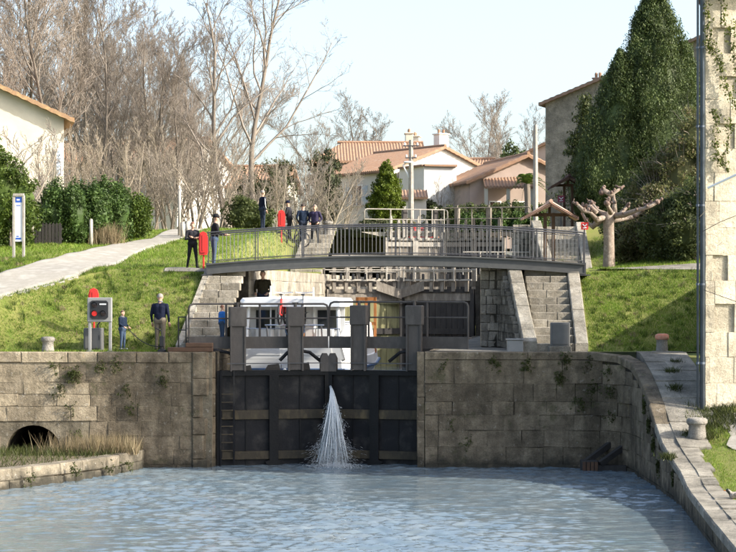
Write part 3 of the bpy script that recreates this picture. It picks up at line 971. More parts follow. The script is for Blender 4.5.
# crossing rails of the paddle gear
for pt, t, zz in ((p2l, g2l, (5.95, 6.3)), (p2r, g2r, (5.95, 6.32))):
    for z_ in zz:
        mb = MB(); mb.bar(pt(.05, .36, z_), pt(3.15, .36, z_), .06, .07); mb.build('gear_rail', M['pale_wood'], t)
    for s_ in (.57, 1.12, 1.68, 2.22, 2.75):
        mb = MB(); mb.bbox(-.06, .06, -.05, .05, -.12, .12, .02); c_ = pt(s_, .40, 6.1); mb.v = [tuple(Vector(v) + c_) for v in mb.v]; mb.build('pawl', M['black'], t)
# slanting balance boards at the mitre
for pt, t in ((p2l, g2l), (p2r, g2r)):
    mb = MB(); mb.prism([pt(2.2, .34, zg2 - .05), pt(3.35, .34, zg2 - .42), pt(3.35, .34, zg2 - .02), pt(2.2, .34, zg2 + .38)], (0, -.08, 0)); mb.build('balance_board', M['timber_grey'], t)

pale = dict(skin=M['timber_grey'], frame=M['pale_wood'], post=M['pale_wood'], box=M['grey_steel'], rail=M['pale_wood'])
shade_set = dict(skin=M['timber_dark'], frame=M['timber_grey'], post=M['timber_grey'], box=M['timber_grey'], rail=M['timber_grey'])  # darker set for the right leaf: its shade is in the colours
Y3 = 99.5; zg3 = 8.5
A3, B3 = (chl(Y3) - .1, Y3), (chr_(Y3) + .1, Y3)
C3 = ((A3[0] + B3[0]) / 2, Y3 + .9)
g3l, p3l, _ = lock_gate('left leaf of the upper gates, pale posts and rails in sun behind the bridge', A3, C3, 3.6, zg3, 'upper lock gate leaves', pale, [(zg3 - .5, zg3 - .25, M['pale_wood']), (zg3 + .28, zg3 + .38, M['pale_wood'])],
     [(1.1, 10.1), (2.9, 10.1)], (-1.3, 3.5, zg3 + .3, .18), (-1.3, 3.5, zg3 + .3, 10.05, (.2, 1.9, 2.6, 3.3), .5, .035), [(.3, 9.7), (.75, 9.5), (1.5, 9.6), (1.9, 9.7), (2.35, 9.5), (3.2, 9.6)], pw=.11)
g3r, p3r, _ = lock_gate('right leaf of the upper gates, posts and rails coloured darker for shade before the green hedge', B3, C3, 3.6, zg3, 'upper lock gate leaves', shade_set, [(zg3 - .5, zg3 - .25, M['timber_grey'])],
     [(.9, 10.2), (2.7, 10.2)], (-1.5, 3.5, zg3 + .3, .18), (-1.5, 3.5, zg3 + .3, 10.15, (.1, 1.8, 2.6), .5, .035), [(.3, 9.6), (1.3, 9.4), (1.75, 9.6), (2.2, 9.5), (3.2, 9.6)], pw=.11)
# rails along the middle quay, seen through the bridge railing
def pipe_rail(label, pts, z0f, h, posts, material, r=.03):
    t = thing('pipe_railing', label, 'railing', (pts[0][0], pts[0][1], z0f))
    top = [Vector((x, y, z0f + h)) for x, y in pts]
    mb = MB(); mb.tube([Vector((pts[0][0], pts[0][1], z0f))] + top + [Vector((pts[-1][0], pts[-1][1], z0f))], r, 6); mb.build('top_rail', material, t)
    mb = MB(); mb.tube([p - Vector((0, 0, h * .5)) for p in top], r * .8, 6); mb.build('mid_rail', material, t)
    for i in range(1, posts):
        p = top[0].lerp(top[-1], i / posts)
        mb = MB(); mb.tube([p, p - Vector((0, 0, h))], r, 6); mb.build('post', material, t)
    return t
pipe_rail('bent pale pipe rail on the right side of the middle gates', [(4.2, 79.2), (7.3, 79.6)], L1, 1.0, 4, M['pale_wood'])
pipe_rail('pale pipe rail above the left leaf of the middle gates', [(-1.6, 79.5), (2.1, 79.7)], L1 - .2, 1.05, 5, M['pale_wood'])
# ---------------------------------------------------------------- footbridge
br = thing('footbridge', 'dark grey arched steel footbridge with thin railings over the lock', 'bridge', (1, 60.6, L1))
XA, XB = XP(207, 59.8), XP(585, 59.8)
def zdeck(x):
    t = (x - XA) / (XB - XA)
    return 6.33 + .28 * (1 - (2 * t - 1) ** 2)
NB = 40
xs = [XA + (XB - XA) * i / NB for i in range(NB + 1)]
for yb, lab in ((59.8, 0), (61.3, 1)):
    for nm, y0, y1, za, zb in (('girder_web', yb - .02, yb + .02, -.30, -.03), ('girder_flange', yb - .09, yb + .09, -.03, .02), ('girder_flange', yb - .09, yb + .09, -.34, -.30)):
        mb = MB(); pts = []
        for x in xs:
            z = zdeck(x)
            pts += [(x, y0, z + za), (x, y1, z + za), (x, y1, z + zb), (x, y0, z + zb), (x, y0, z + za)]
        mb.grid(pts, 5, NB + 1)
        mb.add(pts[:4], [(0, 1, 2, 3)]); mb.add(pts[-5:-1], [(0, 1, 2, 3)])
        mb.build(nm, M['bridge_steel'], br)
    # rails
    for h, r, nm in ((1.05, .028, 'handrail'), (.97, .014, 'upper_rail'), (.10, .014, 'lower_rail')):
        mb = MB(); mb.tube([(x, yb, zdeck(x) + h) for x in xs], r, 6); mb.build(nm, M['rail_steel'], br)
    for i in range(9):
        x = XA + .05 + (XB - XA - .1) * i / 8
        mb = MB(); mb.bar((x, yb, zdeck(x)), (x, yb, zdeck(x) + 1.05), .035, .035, (1, 0, 0)); mb.build('railing_post', M['rail_steel'], br)
    mb = MB(); mb.bar((0, 0, 0), (0, 0, .87), .011, .011, (1, 0, 0))
    bal = mb.mesh('baluster', M['baluster'])
    k = 96
    for i in range(1, k):
        x = XA + (XB - XA) * i / k
        o = bpy.data.objects.new('baluster', bal)
        o.location = Vector((x, yb, zdeck(x) + .10)) - Vector(br.location)
        link(o, br)
for i in range(32):
    xa = XA + (XB - XA) * i / 32; xb = XA + (XB - XA) * (i + 1) / 32 - .01
    mb = MB(); mb.prism([(xa, 59.9, zdeck(xa) - .02), (xb, 59.9, zdeck(xb) - .02), (xb, 59.9, zdeck(xb) - .08), (xa, 59.9, zdeck(xa) - .08)], (0, 1.3, 0)); mb.build('deck_board', M['timber_grey'], br)
for xx in (XA, XB):
    mb = MB(); mb.box(xx - .18, xx + .18, 59.72, 61.4, zdeck(xx) - .38, zdeck(xx) - .345); mb.box(xx - .03, xx + .03, 59.76, 61.36, zdeck(xx) - .35, zdeck(xx) + .05); mb.build('bearing', M['rail_steel'], br)

# ---------------------------------------------------------------- boat in the chamber
WL = 2.2
bt = thing('cabin_boat', 'white cabin cruiser seen from the stern, bicycles on its stern, waiting in the lock', 'boat', (0, 0, WL))
B0 = Vector((XP(292, 58.3), 58.3, WL)); ang = math.atan(AX)
def bp(x, y, z):      # boat frame: x starboard, y forward, z above water
    x *= 1.06
    c, s_ = math.cos(-ang), math.sin(-ang)
    return Vector((B0.x + x * c - y * s_, B0.y + x * s_ + y * c, WL + z))
bt.location = bp(0, 0, 0)
def bbuild(mb, name, m, par=None, smooth=False):
    mb.v = [tuple(bp(*v)) for v in mb.v]
    return mb.build(name, m, par or bt, smooth)
# hull by sections: (y, half width at deck, half width at chine, deck height)
secs = [(0, 1.55, 1.40, 1.02), (.15, 1.72, 1.58, 1.02), (2, 1.85, 1.70, 1.0), (6, 1.85, 1.68, 1.0), (9, 1.6, 1.35, 1.1), (10.6, 1.0, .7, 1.2), (11.4, .12, .06, 1.28)]
mb = MB(); pts = []
for (y, wd, wc, h) in secs:
    pts += [(-wc * .9, y, -.4), (-wc, y, .1), (-wd, y, h * .62), (-wd - .05, y, h * .66), (-wd, y, h * .72), (-wd + .03, y, h), (wd - .03, y, h), (wd, y, h * .72), (wd + .05, y, h * .66), (wd, y, h * .62), (wc, y, .1), (wc * .9, y, -.4)]
mb.grid(pts, 12, len(secs)); mb.add(pts[:12], [tuple(range(12))]); bbuild(mb, 'hull', M['boat_white'])
mb = MB()
for sx in (-1, 1): mb.tube([(sx * (w_ + .06), y, h * .66) for (y, w_, c_, h) in secs[:-1]], .05, 6)
mb.tube([(-1.6, -.04, .67), (1.6, -.04, .67)], .05, 6); bbuild(mb, 'rubbing_strake', M['boat_trim'])
# swim platform and outdrive, fenders
mb = MB(); mb.bbox(-1.2, 1.2, -.55, .0, .12, .22, .03); bbuild(mb, 'swim_platform', M['boat_white'])
mb = MB(); mb.tube([(-.25, -.5, .2), (-.25, -.5, .85), (.25, -.5, .85), (.25, -.5, .2)], .02, 6)
for z in (.4, .62): mb.tube([(-.25, -.5, z), (.25, -.5, z)], .018, 6)
bbuild(mb, 'boarding_ladder', M['chrome'])
for x in (-.62, -.2):
    mb = MB(); mb.lathe([(.02, -.34), (.09, -.28), (.1, -.1), (.1, .12), (.07, .24), (.02, .3)], (x, -.16, .42), 10); bbuild(mb, 'fender', M['boat_white'], None, True)
# cockpit coaming and aft cabin wall with openings
mb = MB(); mb.prism([(-1.66, 0, 1.0), (1.66, 0, 1.0), (1.5, 0, 1.62), (-1.5, 0, 1.62)], (0, .12, 0)); bbuild(mb, 'transom', M['boat_white'])
for x0, x1 in ((-1.25, -.35), (.35, 1.25)):
    mb = MB(); mb.prism([(x0, -.012, 1.14), (x1, -.012, 1.14), (x1 - .05, -.012, 1.5), (x0 + .05, -.012, 1.5)], (0, .03, 0)); bbuild(mb, 'locker_panel', M['white_paint'])
for sx in (-1, 1):
    mb = MB(); mb.prism([(sx * 1.66, 0, 1.0), (sx * 1.72, 7.5, 1.0), (sx * 1.6, 7.1, 2.1), (sx * 1.52, 1.5, 2.1), (sx * 1.5, 0, 1.62)], (-sx * .07, 0, 0)); bbuild(mb, 'cabin_side', M['boat_white'])
    for ya in (1.9, 3.3, 4.7):
        mb = MB(); mb.prism([(sx * 1.68, ya, 1.35), (sx * 1.68, ya + 1.1, 1.35), (sx * 1.60, ya + 1.05, 1.85), (sx * 1.60, ya + .1, 1.85)], (-sx * .05, 0, 0)); bbuild(mb, 'side_window', M['boat_glass'])
    mb = MB(); mb.tube([(sx * 1.45, .1, 1.6), (sx * 1.38, .25, 2.9)], .06, 8); bbuild(mb, 'roof_post', M['boat_white'])
    mb = MB(); mb.tube([(sx * .55, .9, 1.5), (sx * .55, .9, 2.9)], .05, 8); bbuild(mb, 'roof_post', M['boat_white'])
# cabin bulkhead with door and windows, set back
mb = MB(); mb.box(-1.5, 1.5, 1.0, 1.06, 1.0, 2.8); bbuild(mb, 'bulkhead', M['boat_white'])
for x0, x1, z0, z1 in ((-1.3, -.70, 1.95, 2.6), (-.35, .25, 1.7, 2.65), (.65, 1.3, 1.95, 2.6)):
    mb = MB(); mb.box(x0, x1, .97, 1.0, z0, z1); bbuild(mb, 'window', M['boat_glass'])
# roof, slightly crowned, long
mb = MB(); pts = []
for y in (-.12, .0, .4, 1.2, 2.1, 2.4):
    k = 1.0 if -.05 < y < 2.3 else .93
    for x in (-1.62, -1.55, -1.0, 0, 1.0, 1.55, 1.62):
        zt = 3.02 - .05 * (x / 1.6) ** 2 + (.03 if k == 1 else -.03)
        if abs(x) > 1.6: zt -= .09
        pts.append((x * k, y, zt))
mb.grid(pts, 7, 6); low = [(x, y, 2.72) for x, y, z in pts]; mb.grid(low, 7, 6)
rim = [i * 7 + j for i in range(6) for j in range(7) if i in (0, 5) or j in (0, 6)]
b0 = 0
for i in range(5):
    for j in (0, 6): mb.f.append((i * 7 + j, (i + 1) * 7 + j, 42 + (i + 1) * 7 + j, 42 + i * 7 + j)); mb.m.append(0)
for j in range(6):
    for i in (0, 5): mb.f.append((i * 7 + j, i * 7 + j + 1, 42 + i * 7 + j + 1, 42 + i * 7 + j)); mb.m.append(0)
bbuild(mb, 'roof', M['boat_white'])
mb = MB(); mb.bbox(-1.56, 1.56, 2.3, 7.1, 2.06, 2.16, .03); bbuild(mb, 'cabin_top', M['boat_white'])
# steering wheel, seats, stern rail
mb = MB()
ring = [(.0 + .3 * math.cos(a), .55, 1.98 + .3 * math.sin(a)) for a in [i * math.pi / 10 for i in range(21)]]
mb.tube(ring, .022, 6, False)
for a in (0, 2.1, 4.2): mb.tube([(0, .55, 1.98), (.3 * math.cos(a), .55, 1.98 + .3 * math.sin(a))], .015, 5)
bbuild(mb, 'steering_wheel', M['boat_trim'])
mb = MB(); mb.bbox(-.25, .25, .6, .9, 1.0, 1.9, .04); bbuild(mb, 'console', M['boat_wood'])
for x in (-1.0, .9):
    mb = MB(); mb.bbox(x - .3, x + .3, .25, .80, 1.05, 1.5, .06); mb.bbox(x - .3, x + .3, .70, .83, 1.5, 2.0, .04); bbuild(mb, 'seat', M['white_paint'])
mb = MB()
pts = [(-1.5, .1, 1.62), (-1.48, .1, 2.0), (1.48, .1, 2.0), (1.5, .1, 1.62)]
mb.tube(pts, .018, 6)
for x in (-.8, 0, .8): mb.tube([(x, .1, 1.6), (x, .1, 2.0)], .014, 6)
bbuild(mb, 'stern_rail', M['chrome'])
mb = MB(); mb.tube([(.62, .3, 3.0), (.62, .3, 3.35)], .025, 6); bbuild(mb, 'antenna', M['white_paint'])
mb = MB(); mb.tube([(-.7, .2, 1.6), (-.7, .2, 3.4)], .022, 6); bbuild(mb, 'mast', M['white_paint'])
# brown wooden doorway of a second cabin beyond (foredeck shelter)
mb = MB()
for z in (1.0, 2.0, 2.9): mb.box(1.05, 1.75, 7.2, 7.26, z, z + .12)
for x in (1.05, 1.36, 1.67): mb.box(x, x + .09, 7.2, 7.26, 1.0, 3.02)
bbuild(mb, 'wooden_frame', M['boat_wood'])

def bicycle(label, loc, heading, colour, group=None, lean=0):
    t = thing('bicycle', label, 'bicycle', (0, 0, 0), group)
    R0, rw_ = .34, .34
    for yc in (-.52, .52):
        mb = MB(); ring = [(0, yc + rw_ * math.cos(a), rw_ + rw_ * .97 * math.sin(a)) for a in [i * math.pi / 12 for i in range(25)]]
        mb.tube(ring, .032, 6, False); wl_ = mb.build('wheel', M['black'], t)
        mb = MB()
        for i in range(8):
            a = i * math.pi / 4
            mb.tube([(0, yc, rw_), (0, yc + rw_ * .93 * math.cos(a), rw_ + rw_ * .93 * math.sin(a))], .004, 4)
        mb.build('spokes', M['chrome'], wl_)
    mb = MB()
    bb_, st, hd, fr, rr_ = (0, -.1, .3), (0, -.25, .82), (0, .36, .85), (0, .52, .34), (0, -.52, .34)
    for a, b_ in ((bb_, st), (bb_, hd), (st, hd), (rr_, bb_), (rr_, st), (hd, fr)): mb.tube([a, b_], .028, 6)
    mb.build('frame', colour, t)
    mb = MB(); mb.tube([(0, -.25, .82), (0, -.28, .95)], .014, 6); mb.ell((0, -.30, .97), (.075, .13, .03), 8, 4); mb.build('saddle', M['black'], t)
    mb = MB(); mb.tube([(0, .36, .85), (0, .33, 1.02)], .014, 6); mb.tube([(-.29, .25, 1.05), (-.1, .34, 1.03), (.1, .34, 1.03), (.29, .25, 1.05)], .022, 6); mb.build('handlebar', M['chrome'], t)
    mb = MB(); mb.tube([(-.12, -.1, .22), (.12, -.1, .38)], .012, 5); mb.box(-.16, -.08, -.15, -.05, .2, .22); mb.box(.08, .16, -.15, -.05, .38, .40); mb.build('pedals', M['black'], t)
    t.location = loc
    t.rotation_euler = (lean, 0, heading)
    return t
# stern rack carrying the bicycles
mb = MB()
for x in (-.75, .95):
    mb.tube([(x, .0, 1.6), (x, -.25, 2.08), (x, -.25, 2.14)], .025, 6)
mb.tube([(-.8, -.25, 2.12), (1.0, -.25, 2.12)], .025, 6); mb.tube([(-.8, .0, 2.12), (1.0, .0, 2.12)], .025, 6)
for x in (-.3, .35): mb.box(x - .05, x + .05, -.8, .9, 2.10, 2.135)
bbuild(mb, 'bicycle_rack', M['chrome'])
b1 = bicycle('red bicycle on the stern rack of the boat, left of the two', bp(-.30, .05, 2.14), -ang, M['red'])
b2 = bicycle('silver bicycle on the stern rack of the boat, right of the two', bp(.35, .05, 2.14), -ang + .1, M['chrome'])

# ---------------------------------------------------------------- water jet through the gate
rs = np.random.RandomState(7)
jt = thing('water_jet', 'white jet of water spurting from the joint of the black gates', 'water jet', (-1.2, 55.6, 0))
n = 18000
u = rs.uniform(0, 1, n) ** .62                # fall parameter
z = 2.42 * (1 - u ** 1.75)
sp = .02 + .68 * u ** 2.2
cx = -1.19 + .20 * u ** .8 - .12 * u ** 3; cy = 56.25 - 1.05 * u
lump = 1 + .25 * np.sin(9 * u + 1.0) * np.sin(23 * u)
gx = rs.normal(0, .46, n); gy = rs.normal(0, .46, n)
x = cx + sp * gx * lump; yq = cy + sp * gy * .8
keep = z > .01
ln = rs.uniform(.012, .05, n) * (.5 + .6 * (1 - u)); wd = rs.uniform(.003, .0095, n)
th = rs.uniform(0, np.pi, n)
dx_ = (x - cx) * .06 + rs.normal(0, .006, n)
c = np.stack([x, yq, z], -1)
a = np.stack([np.cos(th) * wd, np.sin(th) * wd, np.zeros(n)], -1)
dn = np.stack([dx_, rs.normal(0, .006, n), -ln], -1)
up_ = -dn
V = np.stack([c + up_, c + a, c - a, c + dn], 1).reshape(-1, 3)
# each drop: a thin three-sided sliver
bq = np.stack([-np.sin(th) * wd, np.cos(th) * wd, np.zeros(n)], -1)
V = np.stack([c + up_, c + a, c - a * .5 + bq, c - a * .5 - bq, c + dn], 1).reshape(-1, 3)
i0 = np.arange(n)[:, None] * 5
Fc = np.concatenate([i0 + np.array(q) for q in ([0, 1, 2], [0, 2, 3], [0, 3, 1], [4, 2, 1], [4, 3, 2], [4, 1, 3])], 0)
m, t_, b = _nodes('white_water')
b.inputs['Base Color'].default_value = (.80, .84, .86, 1); b.inputs['Roughness'].default_value = .25
tr = t_.nodes.new('ShaderNodeBsdfTranslucent'); tr.inputs[0].default_value = (.8, .85, .88, 1)
ms = t_.nodes.new('ShaderNodeMixShader'); ms.inputs[0].default_value = .4
t_.links.new(b.outputs[0], ms.inputs[1]); t_.links.new(tr.outputs[0], ms.inputs[2]); t_.links.new(ms.outputs[0], t_.nodes['Material Output'].inputs[0])
M['white_water'] = m
o = bpy.data.objects.new('spray', np_mesh('spray', V - np.array(jt.location), Fc, M['white_water'])); link(o, jt); o['kind'] = 'stuff'
rj = random.Random(17)
mb = MB()
for i in range(150):
    ox, oy = rj.gauss(0, .40), rj.gauss(0, .36); u0 = 0 if i < 100 else rj.uniform(.1, .5); u1 = rj.uniform(.6, 1.0) if i < 100 else min(1, u0 + rj.uniform(.2, .5))
    pts = []; rr_ = []
    for k in range(9):
        q = u0 + (u1 - u0) * k / 8; spq = .015 + .55 * q ** 2.0
        pts.append((-1.19 + .20 * q ** .8 - .12 * q ** 3 + ox * spq, 56.25 - 1.05 * q + oy * spq, 2.42 * (1 - q ** 1.75) + .005))
        rr_.append((.020 + .016 * q) * (1 - .6 * k / 8) * rj.uniform(.7, 1.2))
    mb.tube(pts, rr_, 5)
o = mb.build('streams', M['white_water'], jt, True); o['kind'] = 'stuff'
# foam where it lands
n = 1500
an = rs.uniform(0, 2 * np.pi, n); rr_ = np.abs(rs.normal(0, .30, n))
fx = -1.0 + rr_ * np.cos(an) * 1.3; fy = 55.1 + rr_ * np.sin(an) * .9
hz = rs.uniform(.0, .16, n) * np.exp(-rr_ * 1.5)
mbs = rs.uniform(.005, .014, n)
c = np.stack([fx, fy, hz], -1)
V = np.stack([c + np.stack([mbs, 0 * mbs, 0 * mbs], -1), c + np.stack([-mbs * .5, mbs * .87, 0 * mbs], -1), c + np.stack([-mbs * .5, -mbs * .87, 0 * mbs], -1), c + np.stack([0 * mbs, 0 * mbs, mbs * 1.2], -1)], 1).reshape(-1, 3)
i0 = np.arange(n)[:, None] * 4
Fc = np.concatenate([i0 + np.array(q) for q in ([0, 1, 3], [1, 2, 3], [2, 0, 3])], 0)
o = bpy.data.objects.new('foam', np_mesh('foam', V - np.array(jt.location), Fc, M['white_water'])); link(o, jt); o['kind'] = 'stuff'
# ---------------------------------------------------------------- people
def capsule(mb, p, q, r0, r1, n=10):
    p = Vector(p); q = Vector(q); d = (q - p)
    L = d.length
    if L < 1e-6: d = Vector((0, 0, 1))
    else: d = d / L
    pts = []; rs_ = []
    for a in (-80, -50, -20): pts.append(p + d * (r0 * math.sin(R(a)))); rs_.append(r0 * math.cos(R(a)))
    for a in (20, 50, 80): pts.append(q + d * (r1 * math.sin(R(a)))); rs_.append(r1 * math.cos(R(a)))
    mb.tube(pts, rs_, n)

def person(label, loc, face, h, cols, arms, legs, head=(0, 0), lean=0, bulk=1.0, hair='hair_dark', cap=None, extras=None, group=None):
    """local frame: x right, y forward, z up, built 1.75 tall. arms: two (elbow, hand) ; legs: two (knee, foot)"""
    t = thing('person', label, 'person', (0, 0, 0), group)
    top, low, shoe = cols
    caps = []          # (p, q, r0, r1, material)
    hip = Vector((0, 0, .93)); lnv = Vector((0, lean, 0))
    wst = Vector((0, .0, 1.08)) + lnv * .3; ch = Vector((0, .01, 1.30)) + lnv * .7; nk = Vector((0, 0, 1.46)) + lnv
    k = bulk * 1.13
    caps += [(hip + Vector((-.06, 0, 0)), hip + Vector((.06, 0, 0)), .125 * k, .125 * k, low), (hip + Vector((0, 0, .06)), wst, .13 * k, .13 * k, top),
             (wst + Vector((-.045, 0, 0)), ch + Vector((-.06, -.01, 0)), .125 * k, .118 * k, top), (wst + Vector((.045, 0, 0)), ch + Vector((.06, -.01, 0)), .125 * k, .118 * k, top),
             (ch + Vector((-.11, -.015, .085)), ch + Vector((.11, -.015, .085)), .082, .082, top), (nk - Vector((0, 0, .04)), nk + Vector((0, 0, .08)), .058, .055, 'skin')]
    hd = nk + Vector((head[0], head[1] + .025, .165))
    caps += [(hd + Vector((0, -.005, -.03)), hd + Vector((0, -.008, .045)), .078, .086, 'skin'), (hd + Vector((0, .02, -.075)), hd + Vector((0, .02, -.06)), .055, .06, 'skin'),
             (hd + Vector((0, .085, -.02)), hd + Vector((0, .092, -.045)), .012, .016, 'skin'), (hd + Vector((-.085, -.01, -.02)), hd + Vector((-.085, -.01, .02)), .018, .018, 'skin'), (hd + Vector((.085, -.01, -.02)), hd + Vector((.085, -.01, .02)), .018, .018, 'skin')]
    hands = []
    for sx, (el, ha) in zip((-1, 1), arms):
        sh = ch + Vector((sx * .185 * (k * .5 + .5), 0, .075))
        el = Vector(el); ha = Vector(ha)
        caps += [(sh, el, .062 * k, .05, top), (el, ha - (ha - el).normalized() * .05, .048, .036, top), (ha - (ha - el).normalized() * .05, ha, .03, .026, 'skin')]
        hands.append((sx, el, ha))
    for sx, (kn, ft) in zip((-1, 1), legs):
        kn = Vector(kn); ft = Vector(ft)
        hp = hip + Vector((sx * .085, 0, -.02))
        caps += [(hp, kn, .098 * k, .068, low), (kn, ft + Vector((0, 0, .08)), .065, .05, low), (ft + Vector((0, -.05, .045)), ft + Vector((sx * .03, .15, .035)), .045, .038, shoe)]
    mb = MB()
    for c in caps: capsule(mb, *c[:4])
    me = mb.mesh('body', [])
    tmp = bpy.data.objects.new('tmp', me); COL.objects.link(tmp)
    md = tmp.modifiers.new('r', 'REMESH'); md.mode = 'VOXEL'; md.voxel_size = .016; md.use_smooth_shade = True
    sm = tmp.modifiers.new('s', 'SMOOTH'); sm.factor = .5; sm.iterations = 3
    dg = bpy.context.evaluated_depsgraph_get()
    body = bpy.data.meshes.new_from_object(tmp.evaluated_get(dg)); body.name = 'body'
    bpy.data.objects.remove(tmp)
    names = sorted({c[4] for c in caps})
    if 'skin' not in names: names.append('skin')
    body.materials.clear()
    for nm in names: body.materials.append(M[nm])
    nf = len(body.polygons)
    cen = np.empty(nf * 3, dtype=np.float32); body.polygons.foreach_get('center', cen); cen = cen.reshape(-1, 3)
    best = np.full(nf, 9e9); mi = np.zeros(nf, dtype=np.int32)
    for (p, q, r0, r1, nm) in caps:
        p = np.array(p); d = np.array(q) - p; L2 = max(1e-9, d @ d)
        tt = np.clip(((cen - p) @ d) / L2, 0, 1)
        ds = np.linalg.norm(cen - (p + tt[:, None] * d), axis=1) - (r0 + (r1 - r0) * tt)
        k_ = ds < best; best[k_] = ds[k_]; mi[k_] = names.index(nm)
    body.polygons.foreach_set('material_index', mi)
    body.polygons.foreach_set('use_smooth', np.ones(nf, dtype=bool))
    # hands: palm, four fingers, thumb; eyes
    bm = bmesh.new(); bm.from_mesh(body); si = names.index('skin')
    hb = MB()
    for sx, el, ha in hands:
        d = (ha - el).normalized()
        sd_ = d.cross(Vector((0, 0, 1)))
        if sd_.length < .3: sd_ = Vector((0, 1, 0))     # hanging arm: knuckles in the fore-aft plane
        sd_.normalize(); pn = sd_.cross(d).normalized()
        hb.tube([ha - d * .02, ha + d * .03, ha + d * .085], [.026, .036, .032], 8)
        for i, ln_ in enumerate((.062, .075, .070, .055)):
            b_ = ha + d * .08 + sd_ * (.028 - .0185 * i)
            e1 = b_ + d * ln_ * .55 + pn * .008; e2 = e1 + d * ln_ * .35 + pn * .024
            hb.tube([b_, e1, e2], [.0095, .009, .007], 5)
        b_ = ha + d * .025 + sd_ * .03
        hb.tube([b_, b_ + d * .03 + sd_ * .022, b_ + d * .06 + sd_ * .024 + pn * .01], [.012, .0105, .008], 5)
    for sx in (-1, 1): hb.ell(hd + Vector((sx * .032, .072, .005)), .012, 6, 4)
    vs = [bm.verts.new(v) for v in hb.v]
    for f in hb.f:
        try:
            ff = bm.faces.new([vs[i] for i in f]); ff.material_index = si; ff.smooth = True
        except ValueError: pass
    bm.to_mesh(body); bm.free()
    link(bpy.data.objects.new('body', body), t)
    # hair
    mb = MB()
    if cap is None or cap == 'both':
        pts = []; nu = 14
        for i in range(6):
            ph = R(8 + i * 17)
            for j in range(nu):
                th = 2 * math.pi * j / nu
                fwd = math.sin(th)
                lim = ph if fwd < .35 else min(ph, R(62))
                rr_ = .098 + (.004 if j % 2 else 0)
                pts.append(hd + Vector((rr_ * .95 * math.sin(lim) * math.cos(th), -.012 + rr_ * 1.08 * math.sin(lim) * math.sin(th), .012 + rr_ * 1.15 * math.cos(lim))))
        fs = [(i * nu + j, i * nu + (j + 1) % nu, (i + 1) * nu + (j + 1) % nu, (i + 1) * nu + j) for i in range(5) for j in range(nu)]
        mb.add(pts, fs + [tuple(range(nu))]); mb.build('hair', M[hair], t, True)
    if cap and cap != 'both':
        mb = MB(); mb.lathe([(.103, -.01), (.105, .03), (.09, .085), (.05, .115), (.01, .12)], hd + Vector((0, -.005, .02)), 12)
        pk = [hd + Vector((.075 * math.cos(a), .06 + .13 * math.sin(a), .03)) for a in [math.pi * i / 8 for i in range(9)]]
        mb.prism(pk, (0, 0, .012)); mb.build('cap', M[cap], t, True)
    if extras: extras(t, hd)
    sc_ = h / 1.75
    t.scale = (sc_, sc_, sc_)
    t.location = loc; t.rotation_euler = (0, 0, face)
    return t

for nm, c in dict(navy=(.008, .011, .026), black_cloth=(.016, .016, .018), jeans=(.05, .075, .12), dark_jeans=(.022, .03, .05), khaki=(.135, .115, .088), olive=(.035, .030, .018),
                  purple=(.032, .027, .058), blue_shirt=(.03, .14, .42), shoe_dark=(.03, .025, .02), shoe_white=(.6, .6, .58), grey_cloth=(.14, .14, .15), charcoal=(.025, .025, .03), teal_navy=(.010, .018, .036)).items():
    M[nm] = cloth(nm, c)
hang = (((-.27, -.02, 1.10), (-.27, .06, .86)), ((.27, -.02, 1.10), (.27, .06, .86)))
stand = (((-.10, .02, .50), (-.11, 0, 0)), ((.10, .02, .50), (.12, .0, 0)))
wide = (((-.13, .03, .50), (-.17, .02, 0)), ((.13, .0, .50), (.19, -.04, 0)))
crossed = (((-.27, .06, 1.10), (.04, .24, 1.16)), ((.27, .06, 1.10), (-.06, .26, 1.13)))
pocket = (((-.30, -.05, 1.12), (-.20, .10, .95)), ((.30, -.05, 1.12), (.20, .10, .95)))
back = (((-.26, -.10, 1.10), (-.05, -.19, .98)), ((.26, -.10, 1.10), (.05, -.20, .96)))
lean_rail = (((-.25, .10, 1.14), (-.22, .34, 1.08)), ((.25, .10, 1.14), (.22, .34, 1.08)))

# lock side, left: man and child at the quay edge
def neck_scarf(t, hd):
    mb = MB(); mb.lathe([(.07, -.16), (.085, -.13), (.08, -.10)], hd, 12); mb.build('collar', M['grey_cloth'], t, True)
person('grey haired man in navy jumper and khaki trousers, seen from behind on the quay', on_ground(160, 56.0) + Vector((0, 0, .0)), R(-12), 1.80, ('navy', 'khaki', 'shoe_dark'), hang, stand, bulk=1.08, hair='hair_grey', extras=neck_scarf)
def hood(t, hd):
    mb = MB(); mb.lathe([(.06, -.03), (.10, -.01), (.12, .03), (.10, .06), (.07, .07)], hd + Vector((0, -.05, -.20)), 12); mb.build('hood', M['grey_cloth'], t, True)
person('small boy in dark jacket with pale grey hood and blue jeans, holding a rope', on_ground(122.5, 56.05), R(-120), 1.24, ('teal_navy', 'jeans', 'shoe_white'),
       (((-.23, .02, 1.14), (-.18, .22, 1.0)), ((.23, .02, 1.14), (.16, .24, 1.0))), stand, bulk=1.12, hair='hair_dark', extras=hood)
# at the bridge's left end
pw = G(192.5, 268.5)
person('woman with auburn hair, dark clothes and folded arms, left of the red lifebuoy case', pw, R(180 + 14), 1.60, ('charcoal', 'black_cloth', 'shoe_dark'), crossed, wide, bulk=.95, hair='hair_red')
pm = Vector((XP(214, 61.2), 61.2, zground(XP(214, 61.2), 61.2) + .03))
person('man in dark cap, black jumper and grey jeans leaning on the bridge railing', pm, R(-75), 1.84, ('black_cloth', 'jeans', 'shoe_white'), lean_rail, wide, lean=.05, cap='black_cloth', hair='hair_dark')
